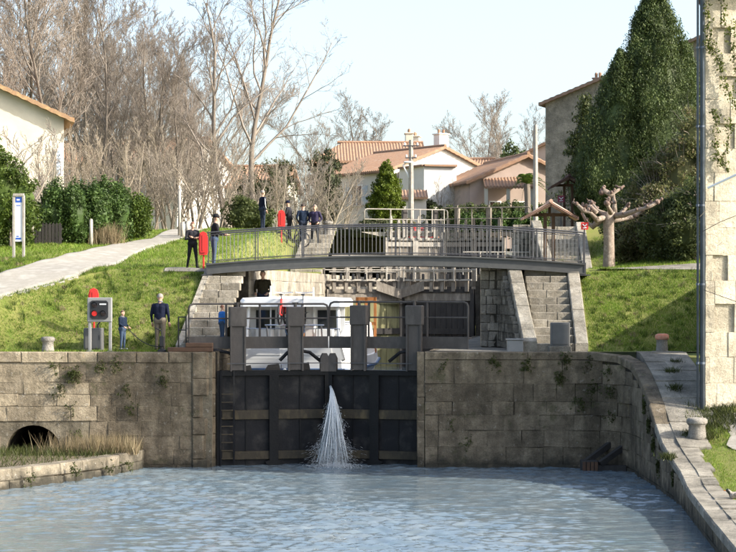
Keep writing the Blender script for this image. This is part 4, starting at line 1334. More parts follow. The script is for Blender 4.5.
# group on the mound
def stripes(t, hd):
    for sx in (-1, 1):
        mb = MB(); mb.tube([(sx * .255, .0, 1.40), (sx * .325, -.02, 1.12), (sx * .315, .03, .94)], .012, 5); mb.build('sleeve_stripe', M['white_paint'], t)
YG = 79.3
person('bald man in navy tracksuit with white sleeve stripes, first of the group on the mound', on_ground(262.5, YG), R(-62), 1.80, ('navy', 'dark_jeans', 'shoe_dark'), hang, stand, bulk=1.06, hair='hair_grey', extras=stripes)
person('person in dark cap and jacket standing by a bicycle on the mound', on_ground(289.5, YG + .3), R(75), 1.70, ('charcoal', 'black_cloth', 'shoe_dark'), lean_rail, stand, lean=.06, cap='navy')
person('man with dark hair and navy jacket, back to the canal, on the mound', on_ground(303, YG + .1), R(20), 1.76, ('teal_navy', 'dark_jeans', 'shoe_dark'), pocket, stand, bulk=1.05, hair='hair_dark')
person('grey haired person in purple jacket, rightmost of the group on the mound', on_ground(315, YG), R(160), 1.76, ('purple', 'black_cloth', 'shoe_dark'), pocket, wide, bulk=1.05, hair='hair_grey')
bicycle('bicycle held on the mound among the standing people', on_ground(291, YG - .35), R(78), M['black'])
# boat people
person('man with grey hair and sunglasses in olive jacket standing behind the boat roof', bp(-1.42, 2.85, 2.16), R(170), 1.78, ('olive', 'dark_jeans', 'shoe_dark'), (((-.27, .02, 1.12), (-.2, .22, .98)), ((.27, .02, 1.12), (.2, .22, .98))), stand, bulk=1.1, hair='hair_grey')
child_at = Vector((XP(222, 56.22), 56.22, L0 + (L1 - .02 - L0) / 11))
person('child with brown hair and bright blue shirt on the steps left of the boat', child_at, R(-60), 1.2, ('blue_shirt', 'jeans', 'shoe_dark'), hang, stand, bulk=1.1, hair='hair_red')
# ---------------------------------------------------------------- quay furniture
M['sign_grey'] = plain('sign_grey_paint', (.22, .22, .215), .5)
M['cabinet'] = plain('cabinet_grey', (.10, .10, .098), .6)
M['lamp_red'] = emis('red_lamp', (.55, .02, .015), .22)
M['lamp_off'] = plain('dark_lens', (.03, .018, .018), .2)
M['sign_white'] = plain('sign_white', (.75, .76, .78), .4, var=.03)
M['sign_blue'] = plain('sign_blue', (.03, .10, .42), .4)

# signal panel
yq = 55.45
t = thing('signal_panel', 'grey lock signal panel with a red lamp on two posts by the quay edge', 'signal', (XP(100, yq), yq, L0))
xa, xb = XP(87.5, yq), XP(112, yq); za, zb = ZP(322, yq), ZP(297.5, yq)
mb = MB(); mb.bbox(xa, xb, yq - .06, yq + .10, za, zb, .02); mb.build('housing', M['sign_grey'], t)
x0, x1, z0, z1 = XP(90.5, yq), XP(108.5, yq), ZP(319, yq), ZP(300.5, yq)
c = .06
pl = [(x0 + c, z0), (x1 - c, z0), (x1, z0 + c), (x1, z1 - c), (x1 - c, z1), (x0 + c, z1), (x0, z1 - c), (x0, z0 + c)]
mb = MB(); mb.prism([(x, yq - .09, z) for x, z in pl], (0, .04, 0)); face = mb.build('black_screen', M['black'], t)
for cx, cz, m_ in ((94.8, 313.5, 'lamp_red'), (94.8, 305, 'lamp_off'), (103.5, 313.5, 'lamp_off')):
    mb = MB(); mb.lathe([(.02, -.035), (.075, -.03), (.085, .0)], (XP(cx, yq), yq - .085, ZP(cz, yq)), 14, 'y'); mb.build('lamp', M[m_], face)
    mb = MB(); pts = []
    for k in (0, 1):
        for i in range(9):
            a = math.pi * i / 8
            pts.append((XP(cx, yq) + .10 * math.cos(a), yq - .09 - .07 * k, ZP(cz, yq) + .10 * math.sin(a)))
    mb.grid(pts, 9, 2); mb.build('lamp_hood', M['black'], face)
mb = MB(); mb.box(XP(100, yq), XP(106.5, yq), yq - .1, yq - .088, ZP(304.8, yq), ZP(303.6, yq)); mb.build('white_plate', M['sign_white'], face)
for px in (89.8, 110.2):
    mb = MB(); mb.bbox(XP(px, yq) - .045, XP(px, yq) + .045, yq - .03, yq + .07, L0 - .05, zb - .1, .01); mb.build('post', M['sign_grey'], t)
    mb = MB(); mb.box(XP(px, yq) - .09, XP(px, yq) + .09, yq - .07, yq + .11, L0 - .01, L0 + .02); mb.build('foot_plate', M['sign_grey'], t)

# cabinet behind it
yq = 55.85
t = thing('electrical_cabinet', 'low dark grey metal cabinet behind the signal panel', 'cabinet', (XP(94, yq), yq, L0))
mb = MB(); mb.bbox(XP(84.5, yq), XP(103, yq), yq - .2, yq + .25, L0, ZP(328, yq), .02); mb.build('body', M['cabinet'], t)
mb = MB(); mb.bbox(XP(86, yq), XP(101.5, yq), yq - .225, yq - .2, L0 + .08, ZP(330, yq), .008); d_ = mb.build('door', M['cabinet'], t)
mb = MB(); mb.box(XP(100, yq), XP(100.6, yq), yq - .25, yq - .225, L0 + .35, L0 + .5); mb.build('handle', M['black'], d_)
mb = MB(); mb.tube([(XP(98, yq), yq, ZP(328, yq) - .02), (XP(98, yq), yq, ZP(324.5, yq)), (XP(100, yq), yq, ZP(322, yq))], .03, 6); mb.build('conduit', M['black'], t)
mb = MB(); mb.box(XP(83.8, yq), XP(103.7, yq), yq - .23, yq + .28, L0 - .06, L0 + .05); mb.build('plinth', M['slab'], t)

def lifebuoy(label, base, hgt, size=.42):
    """red lifebuoy case on a post"""
    t = thing('lifebuoy_case', label, 'lifebuoy case', base, 'red lifebuoy cases on posts')
    x, y, z = base
    mb = MB(); mb.tube([(x, y, z - .05), (x, y, z + hgt - .1)], .03, 6); mb.build('post', M['red'], t)
    mb = MB(); w_ = size * .36; zt = z + hgt; zb = zt - .80
    prof = [(x - w_, zb + .1), (x - w_ * .8, zb), (x + w_ * .8, zb), (x + w_, zb + .1), (x + w_, zt - .2), (x + w_ * .7, zt - .05), (x, zt), (x - w_ * .7, zt - .05), (x - w_, zt - .2)]
    mb.prism([(a, y - .14, b_) for a, b_ in prof], (0, .12, 0)); cs_ = mb.build('case', M['red'], t)
    mb = MB(); mb.prism([(x + (a - x) * .72, y - .17, zb + .08 + (b_ - zb) * .84) for a, b_ in prof], (0, .04, 0)); mb.build('cover', M['red'], cs_)
    mb = MB(); mb.box(x - .025, x + .025, y - .185, y - .165, zb + .15, zt - .12); mb.build('ridge', M['red'], cs_)
    return t
p = on_ground(94, 56.6); lifebuoy('red lifebuoy case behind the signal panel', p, ZP(288, 56.6) - p.z, .44)
p = on_ground(203.5, 60.85) + Vector((0, 0, .02)); lifebuoy('red lifebuoy case beside the woman at the end of the bridge', p, ZP(231.5, 60.85) - p.z, .42)
p = on_ground(281.5, 78.6); lifebuoy('red lifebuoy case on the mound in front of the bicycle', p, ZP(210, 78.6) - p.z, .46)

def stone_bollard(label, base, r, h, m_, topm):
    t = thing('stone_bollard', label, 'bollard', base, None)
    mb = MB(); mb.lathe([(r * 1.05, -.05), (r, .05), (r * .92, h * .35), (r * .90, h * .62), (r * 1.02, h * .66)], base, 14); mb.build('shaft', m_, t, True)
    mb = MB(); mb.lathe([(r * 1.02, h * .665), (r * 1.14, h * .74), (r * 1.14, h * .88), (r * .95, h * .97), (r * .5, h)], base, 14); mb.build('head', topm, t, True)
M['bollard'] = stone_mat('pale_bollard_stone', (.50, .47, .41), (.40, .37, .32), (.24, .22, .18), lichen=.5, stain=.3, objrand=0)
M['orange_worn'] = mat('worn_orange_paint', (.58, .17, .08), (.50, .33, .25), 9, .7)
stone_bollard('squat pale stone bollard on the grass left of the signal panel', Vector((XP(48, 55.6), 55.6, L0)), .19, .46, M['bollard'], M['bollard'])
stone_bollard('white stone bollard with a worn orange top on the right quay', Vector((XP(662, 55.7), 55.7, L0 - .01)), .19, .56, M['bollard'], M['orange_worn'])
nb = Vector((XP(697, 48.4), 48.4, zramp_ground(XP(697, 48.4), 48.4) + .06))
stone_bollard('pale stone bollard among weeds beside the descending ramp', nb, .25, .55, M['bollard'], M['bollard'])

# boxes on the right quay
t = thing('control_box', 'dark grey metal box on a plinth before the sunlit steps', 'box', (XP(560, 55.7), 55.7, L0))
mb = MB(); mb.bbox(XP(550.5, 55.7), XP(569.5, 55.7), 55.55, 55.85, L0 + .15, ZP(322.5, 55.7), .02); b_ = mb.build('body', M['cabinet'], t)
mb = MB(); mb.bbox(XP(548.5, 55.7), XP(571, 55.7), 55.48, 55.92, L0 - .05, L0 + .16, .02); mb.build('plinth', M['slab'], t)
mb = MB(); mb.bbox(XP(552, 55.7), XP(568, 55.7), 55.53, 55.55, L0 + .22, ZP(324.5, 55.7), .006); mb.build('door', M['cabinet'], b_)
t = thing('cable_box', 'small light grey box on the quay below the rubble wall', 'box', (XP(515, 55.75), 55.75, L0))
mb = MB(); mb.bbox(XP(507, 55.75), XP(523, 55.75), 55.6, 55.9, L0 - .03, ZP(340, 55.75), .02); b_ = mb.build('body', M['sign_grey'], t)
mb = MB(); mb.bbox(XP(506, 55.75), XP(524, 55.75), 55.57, 55.93, ZP(340, 55.75), ZP(338.6, 55.75), .006); mb.build('lid', M['sign_grey'], b_)
# black winch post by the man, small rail, rope
yq = 55.4
t = thing('winch_post', 'small black winch post beside the man in khaki trousers', 'winch', (XP(162, yq), yq, L0))
mb = MB(); mb.bbox(XP(159.5, yq), XP(164.5, yq), yq - .08, yq + .08, ZP(347, yq), ZP(336, yq), .03); mb.build('housing', M['black'], t)
mb = MB(); mb.tube([(XP(162, yq), yq, L0 - .02), (XP(162, yq), yq, ZP(346, yq))], .06, 8); mb.tube([(XP(162, yq), yq, ZP(336.5, yq)), (XP(161.5, yq), yq, ZP(331, yq)), (XP(156, yq), yq, ZP(328, yq))], .022, 6); mb.build('crank', M['black'], t)
mb = MB(); mb.lathe([(.14, 0), (.14, .05), (.08, .08)], (XP(162, yq), yq, L0 - .01), 10); mb.build('foot', M['black'], t)
pts = []
for i in range(13):
    u_ = i / 12; pts.append(Vector((XP(128, 55.7) + (XP(160, 55.5) - XP(128, 55.7)) * u_, 55.75 - .3 * u_, ZP(329, 55.7) * (1 - u_) + (L0 + .14) * u_ - .14 * math.sin(math.pi * u_))))
mb = MB(); mb.tube(pts, .014, 5); tag(mb.build('mooring_rope', M['black']), 'dark rope hanging from the boy to the winch post', 'rope')
t = thing('hand_rail', 'small black rail at the top of the quay next to the gate walkway', 'railing', (XP(182, 56), 56, L0))
for px in (178.5, 186):
    mb = MB(); mb.tube([(XP(px, 55.8), 55.8, L0 - .05), (XP(px, 55.8), 55.8, ZP(316.5, 55.8))], .022, 6); mb.build('post', M['black'], t)
for py in (317, 330):
    mb = MB(); mb.tube([(XP(178.5, 55.8), 55.8, ZP(py, 55.8)), (XP(186, 55.8), 55.8, ZP(py, 55.8))], .02, 6); mb.build('rail', M['black'], t)
# timber sill for the walkway end on the left quay
t = thing('timber_sill', 'dark timber baulk lying on the left quay at the walkway end', 'timber', (XP(188, 55.35), 55.35, L0))
for i, (px0, px1, zz) in enumerate(((168, 213, 0), (186, 213, .14))):
    mb = MB(); mb.bbox(XP(px0, 55.3), XP(px1, 55.3), 55.12, 55.42, L0 + zz, L0 + zz + .135, .015); mb.build('beam', M['timber_brown'], t)
# old sluice frame in the water
M['dark_beam'] = M['timber_dark']
t = thing('timber_frame', 'old dark timber frame with slanting beams at the water right of the gate', 'timber', (XP(600, 54.3), 54.3, 0))
for (px0, py0, px1, py1, yy) in ((586, 462, 610, 444, 54.3), (600, 464, 625, 446, 54.0)):
    mb = MB(); mb.bar(P(px0, py0, yy), P(px1, py1, yy + .4), .16, .16); mb.build('beam', M['dark_beam'], t)
mb = MB(); mb.bbox(XP(581, 54.2), XP(597, 54.2), 53.95, 54.5, -.2, .30, .02); mb.build('crib', M['dark_beam'], t)
for k in range(4):
    mb = MB(); mb.box(XP(581.6 + k * 4, 54.2), XP(584.6 + k * 4, 54.2), 53.9, 53.95, -.2, .27); mb.build('board', M['timber_brown'], t)
mb = MB(); mb.bar((XP(597, 54.1), 54.1, .05), (XP(626, 54.0), 54.0, .05), .2, .22); mb.build('sill', M['dark_beam'], t)

# duck on the ramp edge
dk = Vector((XP(733, 41), 41, zramp_ground(XP(733, 41), 41) + .05))
t = thing('duck', 'grey brown duck with dark head resting on the ramp at the right edge', 'duck', dk)
M['duck_body'] = mat('duck_grey', (.34, .31, .27), (.20, .17, .14), 22, .8); M['duck_head'] = plain('duck_head', (.02, .025, .018), .4)
cp = []
caps = [((0, 0, .10), (.18, 0, .11), .09, .085), ((.18, 0, .11), (.32, 0, .12), .08, .03), ((-.04, 0, .13), (-.10, 0, .19), .06, .045), ((-.10, 0, .19), (-.12, 0, .21), .045, .048)]
mb = MB()
for c_ in caps: capsule(mb, dk + Vector(c_[0]), dk + Vector(c_[1]), c_[2], c_[3])
me = mb.mesh('d', []); tmp = bpy.data.objects.new('tmp', me); COL.objects.link(tmp)
md = tmp.modifiers.new('r', 'REMESH'); md.mode = 'VOXEL'; md.voxel_size = .012; md.use_smooth_shade = True
dg = bpy.context.evaluated_depsgraph_get(); body = bpy.data.meshes.new_from_object(tmp.evaluated_get(dg)); bpy.data.objects.remove(tmp)
body.transform(Matrix.Translation(-dk)); body.materials.clear(); body.materials.append(M['duck_body']); body.materials.append(M['duck_head'])
for pgn in body.polygons: pgn.material_index = 1 if pgn.center.x < -.075 else 0
link(bpy.data.objects.new('body', body), t)
mb = MB(); mb.ell(dk + Vector((-.185, 0, .205)), (.04, .018, .01), 8, 4); mb.build('bill', M['orange'], t, True)
for sy in (-1, 1):
    mb = MB(); mb.ell(dk + Vector((.14, sy * .085, .13)), (.14, .02, .055), 10, 6); mb.build('wing', M['duck_body'], t, True)

# ---------------------------------------------------------------- left bank furniture
p = G(19, 258.5)
t = thing('information_board', 'tall white information board with blue header between two wooden posts', 'sign', p)
s_ = F / p.y
for dx_ in (-5.2, 4.6):
    mb = MB(); mb.bbox(p.x + dx_ / s_ - .045, p.x + dx_ / s_ + .045, p.y - .05, p.y + .05, p.z - .1, p.z + 63 / s_, .01); mb.build('post', M['pale_wood'], t)
mb = MB(); mb.box(p.x - 5.6 / s_, p.x + 5 / s_, p.y - .07, p.y + .07, p.z + 62.5 / s_, p.z + 65 / s_); mb.build('top_rail', M['pale_wood'], t)
mb = MB(); mb.box(p.x - 3.6 / s_, p.x + 3 / s_, p.y - .02, p.y + .02, p.z + 17 / s_, p.z + 62 / s_); pn = mb.build('panel', M['sign_white'], t)
for (z0, z1, x0, x1) in ((56, 61.5, -3.4, 2.8), (52.6, 53.4, -2.8, 1.5), (19, 20.8, -3.2, 2.2), (21.6, 22.6, -2.6, 0)):
    mb = MB(); mb.box(p.x + x0 / s_, p.x + x1 / s_, p.y - .026, p.y - .021, p.z + z0 / s_, p.z + z1 / s_); mb.build('blue_band', M['sign_blue'], pn)
mb = MB(); mb.box(p.x - 2.2 / s_, p.x + .8 / s_, p.y - .031, p.y - .027, p.z + 58 / s_, p.z + 59.4 / s_); mb.build('white_band', M['sign_white'], pn)

def wood_post(label, base, h, r=.09, m_=None):
    t = thing('wooden_post', label, 'post', base)
    mb = MB(); mb.lathe([(r, -.05), (r * .97, h * .5), (r * .95, h - .05)], base, 10); mb.build('shaft', m_ or M['pale_wood'], t, True)
    mb = MB(); mb.lathe([(r * .95, h - .05), (r * .8, h - .01), (r * .3, h + .01)], base, 10); mb.build('rounded_top', m_ or M['pale_wood'], t, True)
p = G(91, 246); wood_post('short round wooden post at the grass edge by the path', p, 27 * p.y / F, .075)
p = on_ground(179.5, 76.0); wood_post('tall slim grey pole at the far end of the gravel path', p, ZP(189, 76) - p.z, .07)
p = on_ground(182.5, 75.6); wood_post('shorter wooden post right of the tall slim pole', p, ZP(222, 75.6) - p.z, .09)
p = on_ground(187.5, 75.0); wood_post('thicker pale post nearest the woman with folded arms', p, ZP(221, 75) - p.z, .1)
# picket fence
p0 = on_ground(36, 69.5); p1 = on_ground(60, 69.5)
t = thing('picket_fence', 'short black picket fence between the green hedge and the laurels', 'fence', p0)
for i in range(8):
    q = p0.lerp(p1, i / 7); w_ = .055
    mb = MB(); mb.prism([(q.x - w_, q.y, q.z - .05), (q.x + w_, q.y, q.z - .05), (q.x + w_, q.y, q.z + .78), (q.x, q.y, q.z + .86), (q.x - w_, q.y, q.z + .78)], (0, .03, 0)); mb.build('picket', M['timber_dark'], t)
for zz in (.22, .62):
    mb = MB(); mb.bar(p0 + Vector((-.1, .05, zz)), p1 + Vector((.1, .05, zz)), .04, .08); mb.build('rail', M['timber_dark'], t)

# shelters on the right bank
def shelter(label, px, Y, zbase, roof_w, z_eave, z_ridge, posts, roof_m, depth):
    x = XP(px, Y)
    t = thing('notice_shelter', label, 'shelter', (x, Y, zbase))
    for dx_ in posts:
        mb = MB(); mb.bbox(x + dx_ - .06, x + dx_ + .06, Y - .06, Y + .06, zbase - .1, z_eave + .15, .01); mb.build('post', M['timber_brown'], t)
    mb = MB(); mb.box(x - roof_w * .36, x + roof_w * .36, Y - .05, Y + .05, z_eave + .02, z_eave + .14); mb.build('tie_beam', M['timber_brown'], t)
    mb = MB(); mb.box(x - .05, x + .05, Y - .04, Y + .04, z_eave + .14, z_ridge - .08); mb.build('king_post', M['timber_brown'], t)
    for sx in (-1, 1):
        mb = MB(); mb.bar((x + sx * roof_w * .5, Y - depth / 2 + .04, z_eave - .05), (x, Y - depth / 2 + .04, z_ridge - .08), .06, .12); mb.build('rafter', M['timber_brown'], t)
        n_ = 9
        rf = None
        for i in range(n_):
            y0 = Y - depth / 2 + depth * i / n_
            mb = MB(); pts = []
            for q in (0, 1):
                for a in range(5):
                    al = math.pi * a / 4
                    yy = y0 + depth / n_ * (a / 4); lift = .05 * math.sin(al)
                    xx = x + sx * (roof_w * .52 * q); zz = z_ridge + (z_eave - .07 - z_ridge) * q * 1.04
                    pts.append((xx, yy, zz + lift + .02))
            mb.grid(pts, 5, 2); low = [(a_, b_, c_ - .05) for a_, b_, c_ in pts]; mb.grid(low, 5, 2)
            mb.f += [(0, 1, 2, 3, 4, 14, 13, 12, 11, 10), (5, 6, 7, 8, 9, 19, 18, 17, 16, 15)]; mb.m += [0, 0]
            mb.build('tile_row', roof_m, t)
    mb = MB(); mb.tube([(x, Y - depth / 2 - .03, z_ridge + .05), (x, Y + depth / 2, z_ridge + .05)], .07, 8); mb.build('ridge_tile', roof_m, t)
M['pink_tile'] = mat('pink_roof_tile', (.56, .36, .27), (.42, .27, .20), 4, .85, .3)
M['dark_tile'] = mat('dark_roof_tile', (.10, .05, .04), (.06, .033, .03), 4, .85, .3)
shelter('wooden notice shelter with pale pink tiled gable roof behind the bridge railing', 549.5, 65.5, zR(XP(549.5, 65.5), 65.5), 1.95, ZP(217, 65.5), ZP(203, 65.5), (-.16, .14), M['pink_tile'], 1.1)
yy = 86.0; shelter('smaller dark roofed timber shelter before the grey stone house', 568, yy, zR(XP(568, yy), yy), 1.75, ZP(187, yy), ZP(177, yy), (-.18, .2), M['dark_tile'], 1.4)
def small_sign(label, px, py, Y, r, zb, m_):
    p = Vector((XP(px, Y), Y, zb)); t = thing('warning_sign', label, 'sign', p)
    zc = ZP(py, Y)
    mb = MB(); mb.tube([p, (p.x, Y, zc + r)], .025, 6); mb.build('post', M['rail_steel'], t)
    mb = MB(); mb.box(p.x - r, p.x + r, Y - .05, Y - .03, zc - r, zc + r); pl__ = mb.build('plate', m_, t)
    mb = MB(); mb.tube([(p.x - r * .6, Y - .06, zc + r * .5), (p.x, Y - .06, zc - r * .1), (p.x + r * .6, Y - .06, zc + r * .5)], .022, 5); mb.tube([(p.x - r * .5, Y - .06, zc - r * .6), (p.x + r * .5, Y - .06, zc - r * .5)], .02, 5); mb.build('white_mark', M['sign_white'], pl__)
small_sign('small red square sign with white marks right of the near shelter', 584.5, 226, 64.5, .13, zR(XP(584.5, 64.5), 64.5), M['red'])
M['purple_sign'] = plain('dark_red_sign', (.22, .03, .06), .5)
small_sign('dark red sign hanging below the dark roofed shelter', 561, 199, 85.6, .16, zR(XP(561, 85.6), 85.6), M['purple_sign'])
# red machine beyond the upper gates, white post
t = thing('red_machine', 'red and orange motor mower standing behind the upper gates', 'machine', (XP(408, 103), 103, 8.6))
for (px0, px1, py0, py1, m_, nm) in ((404, 416, 240, 226, 'red', 'body'), (418, 434, 241, 228, 'red', 'bonnet'), (436, 441, 240, 232, 'orange', 'guard')):
    mb = MB(); mb.bbox(XP(px0, 103), XP(px1, 103), 102.6, 103.6, ZP(py0, 103), ZP(py1, 103), .06); mb.build(nm, M[m_], t)
for px in (408, 430):
    mb = MB(); mb.lathe([(.1, -.1), (.34, -.08), (.36, 0), (.34, .08), (.1, .1)], (XP(px, 102.5), 102.5, 8.62 + .36), 14, 'y'); mb.build('wheel', M['black'], t)
t = thing('white_post', 'white stone post beside the group of people on the mound', 'post', on_ground(328, 80.2))
p = on_ground(328, 80.2); mb = MB(); mb.lathe([(.2, -.05), (.19, .5), (.2, .52)], p, 12); mb.build('shaft', M['bollard'], t); mb = MB(); mb.lathe([(.2, .52), (.23, .56), (.2, .64), (.05, .68)], p, 12); mb.build('cap', M['bollard'], t)
# utility poles
def utility_pole(label, px, Y, ytop, r, m_, arms):
    p = on_ground(px, Y); t = thing('utility_pole', label, 'pole', p)
    zt = ZP(ytop, Y)
    mb = MB(); mb.tube([p - Vector((0, 0, .2)), (p.x, Y, zt)], [r, r * .7], 8); mb.build('pole', m_, t)
    for z_, l_ in arms:
        mb = MB(); mb.bar((p.x - l_, Y - .1, z_), (p.x + l_, Y - .1, z_), .07, .07); a_ = mb.build('cross_arm', M['rail_steel'], t)
        for sx in (-1, 1):
            mb = MB(); mb.lathe([(.04, 0), (.07, .05), (.05, .1), (.07, .14), (.02, .18)], (p.x + sx * l_ * .8, Y - .1, z_ + .03), 8); mb.build('insulator', M['sign_white'], a_)
    return t, p
t, p = utility_pole('concrete utility pole with street lamp arm before the white gabled house', 411, 112, 140, .19, M['pale_wood'], [(ZP(146, 112), .5), (ZP(158, 112), .35)])
mb = MB(); z_ = ZP(178, 112); mb.tube([(p.x, 112, z_ - .2), (p.x - .35, 112, z_ + .5), (p.x - .5, 112, z_ + .8), (p.x - .25, 111.9, z_ + 1.0)], .05, 6); mb.build('lamp_arm', M['sign_white'], t)
mb = MB(); mb.ell((p.x - .2, 111.9, z_ + .98), (.3, .14, .08), 10, 5); mb.build('lamp_head', M['sign_white'], t)
utility_pole('tall bare wooden pole left of the grey stone house', 535.5, 96, 125, .16, M['pale_wood'], [])
# ---------------------------------------------------------------- buildings
M['roof_tile'] = mat('orange_roof_tile', (.37, .23, .14), (.27, .16, .10), 2.2, .9, .3, 14, c3=(.33, .235, .165))
M['roof_old'] = mat('old_lichened_tile', (.40, .24, .12), (.27, .17, .10), 2.5, .9, .3, 14, c3=(.46, .33, .16))
M['roof_grey'] = mat('brown_grey_tile', (.24, .16, .12), (.16, .11, .085), 2.5, .9, .3)
M['render_white'] = mat('white_render', (.66, .63, .58), (.57, .54, .49), .9, .9, .15, 20)
M['render_cream'] = mat('cream_render', (.60, .56, .46), (.50, .46, .37), .8, .9, .15, 20)
M['render_grey'] = mat('grey_render', (.50, .48, .44), (.40, .38, .35), .9, .9, .15, 20)
M['render_pink'] = mat('pinkish_render', (.42, .33, .28), (.34, .27, .23), .9, .9, .15, 20)
M['glass'] = plain('window_glass', (.05, .06, .075), .1, spec=.6)
M['shutter_blue'] = plain('pale_blue_shutter', (.42, .48, .54), .6)
M['curtain'] = plain('curtain_blue', (.25, .30, .40), .8)

def house(label, loc, theta, W, L, wh, rh, wall_m, roof_m, over=.35, hip=(0, 0), windows=(), chimneys=(), cat='house', period=.24):
    t = thing('house', label, cat, (0, 0, 0))
    # walls
    mb = MB()
    x0, x1 = -W / 2, W / 2
    zrf = lambda x: wh + (rh - wh) * (1 - abs(x) / (W / 2))
    for y, hp, dy in ((0, hip[0], .25), (L, hip[1], -.25)):
        if hp: poly = [(x0, y, -1), (x1, y, -1), (x1, y, wh), (x0, y, wh)]
        else: poly = [(x0, y, -1), (x1, y, -1), (x1, y, wh), (0, y, rh), (x0, y, wh)]
        mb.prism(poly, (0, dy, 0))
    for x, dx in ((x0, .25), (x1, -.25)):
        mb.prism([(x, .25, -1), (x, L - .25, -1), (x, L - .25, wh), (x, .25, wh)], (dx, 0, 0))
    mb.build('wall', wall_m, t)
    # roof slopes, ribbed like canal tiles and stepped by rows
    sl = (rh - wh) / (W / 2)
    rows = max(6, int(W / 2 / .38)); per = period; cols = int((L + 2 * over) / per * 4)
    rf_parent = None
    for sx in (-1, 1):
        pts = []
        nrow = rows * 2
        for i in range(nrow + 1):
            u = i / nrow                       # 0 eave .. 1 ridge
            ue = u - (0.5 / rows if False else 0)
            xx = (W / 2 + over) * (1 - u)
            for j in range(cols + 1):
                y = -over + (L + 2 * over) * j / cols
                # hips clip the slope towards the ridge
                lo = -over + hip[0] * u + (over * u if hip[0] else 0); hi = L + over - hip[1] * u - (over * u if hip[1] else 0)
                yy = min(max(y, lo), hi)
                w_ = .045 * math.cos(2 * math.pi * y / per)
                z = rh + .10 - xx * sl + w_ + (.03 if i % 2 == 0 else -.005)
                pts.append((sx * xx, yy, z))
        mb = MB(); mb.grid(pts, cols + 1, nrow + 1)
        b0 = [(x, y, z - .16) for x, y, z in pts]
        # underside and eave edge
        c1 = cols + 1
        e0 = pts[:c1]; mb.grid(e0 + [(x, y, z - .17) for x, y, z in e0], c1, 2)
        l_ = [pts[i * c1] for i in range(nrow + 1)]; r_ = [pts[i * c1 + cols] for i in range(nrow + 1)]
        for e in (l_, r_): mb.grid(e + [(x, y, z - .2) for x, y, z in e], nrow + 1, 2)
        mb.add([(a, b, c - .2) for a, b, c in (pts[0], pts[cols], pts[-1], pts[-c1])], [(0, 1, 2, 3)])
        s_o = mb.build('roof_slope', roof_m, t, True)
        if rf_parent is None: rf_parent = s_o
    for k, hp in enumerate(hip):
        if hp:
            y0 = -over if k == 0 else L + over; y1 = hip[0] if k == 0 else L - hip[1]
            mb = MB(); pts = []; n_ = int((W + 2 * over) / per * 4)
            for i in range(9):
                u = i / 8
                for j in range(n_ + 1):
                    x = -(W / 2 + over) + (W + 2 * over) * j / n_
                    lim = (W / 2 + over) * (1 - u)
                    xx = min(max(x, -lim), lim)
                    z = rh + .10 - (W / 2 + over) * sl * (1 - u) + .045 * math.cos(2 * math.pi * x / per)
                    pts.append((xx, y0 + (y1 - y0) * u, z))
            mb.grid(pts, n_ + 1, 9); e0 = pts[:n_ + 1]; mb.grid(e0 + [(x, y, z - .17) for x, y, z in e0], n_ + 1, 2)
            mb.build('hip_slope', roof_m, t, True)
    mb = MB(); mb.tube([(0, -over + hip[0], rh + .14), (0, L + over - hip[1], rh + .14)], .12, 8); mb.build('ridge_tiles', roof_m, t)
    # windows: (face, u0, u1, z0, z1, kind): face f(ront) b l r; u along the face
    for (fc_, u0, u1, z0, z1, kind) in windows:
        def fp(u, o, z):
            if fc_ == 'f': return (u, -o, z)
            if fc_ == 'l': return (-W / 2 - o, u, z)
            return (W / 2 + o, u, z)
        def sl_(name, a, b, c, d, o0, o1, m_, par):
            mb = MB(); q = [fp(a, o0, c), fp(b, o0, c), fp(b, o0, d), fp(a, o0, d)]; e = Vector(fp(a, o1, c)) - Vector(fp(a, o0, c)); mb.prism(q, e); return mb.build(name, m_, par)
        wn = sl_('window', u0, u1, z0, z1, .005, .03, M['glass'] if kind != 'door' else M['timber_brown'], t)
        f_ = .07
        mf = M['white_paint']
        for (a, b, c, d) in ((u0 - f_, u0, z0, z1), (u1, u1 + f_, z0, z1), (u0 - f_, u1 + f_, z1, z1 + f_), ((u0 + u1) / 2 - .03, (u0 + u1) / 2 + .03, z0, z1)):
            sl_('frame', a, b, c, d, .0, .06, mf, wn)
        sl_('sill', u0 - .12, u1 + .12, z0 - .09, z0, .0, .12, wall_m, wn)
        if kind == 'shut':
            w_ = (u1 - u0) / 2
            sl_('shutter', u0 - f_ - w_, u0 - f_ - .01, z0, z1, .01, .06, M['shutter_blue'], t); sl_('shutter', u1 + f_ + .01, u1 + f_ + w_, z0, z1, .01, .06, M['shutter_blue'], t)
    for (cx, cy, zt, w_, d_, m_) in chimneys:
        mb = MB(); zb_ = rh - abs(cx) * sl - .3
        mb.bbox(cx - w_ / 2, cx + w_ / 2, cy - d_ / 2, cy + d_ / 2, zb_, zt, .02); c_o = mb.build('chimney', m_, t)
        mb = MB(); mb.bbox(cx - w_ / 2 - .08, cx + w_ / 2 + .08, cy - d_ / 2 - .08, cy + d_ / 2 + .08, zt, zt + .1, .02); mb.build('chimney_cap', m_, c_o)
        for k in range(2):
            mb = MB(); mb.lathe([(.09, 0), (.1, .25), (.08, .32)], (cx - w_ / 4 + k * w_ / 2, cy, zt + .1), 8); mb.build('chimney_pot', M['roof_tile'], c_o)
    t.location = loc; t.rotation_euler = (0, 0, theta)
    return t

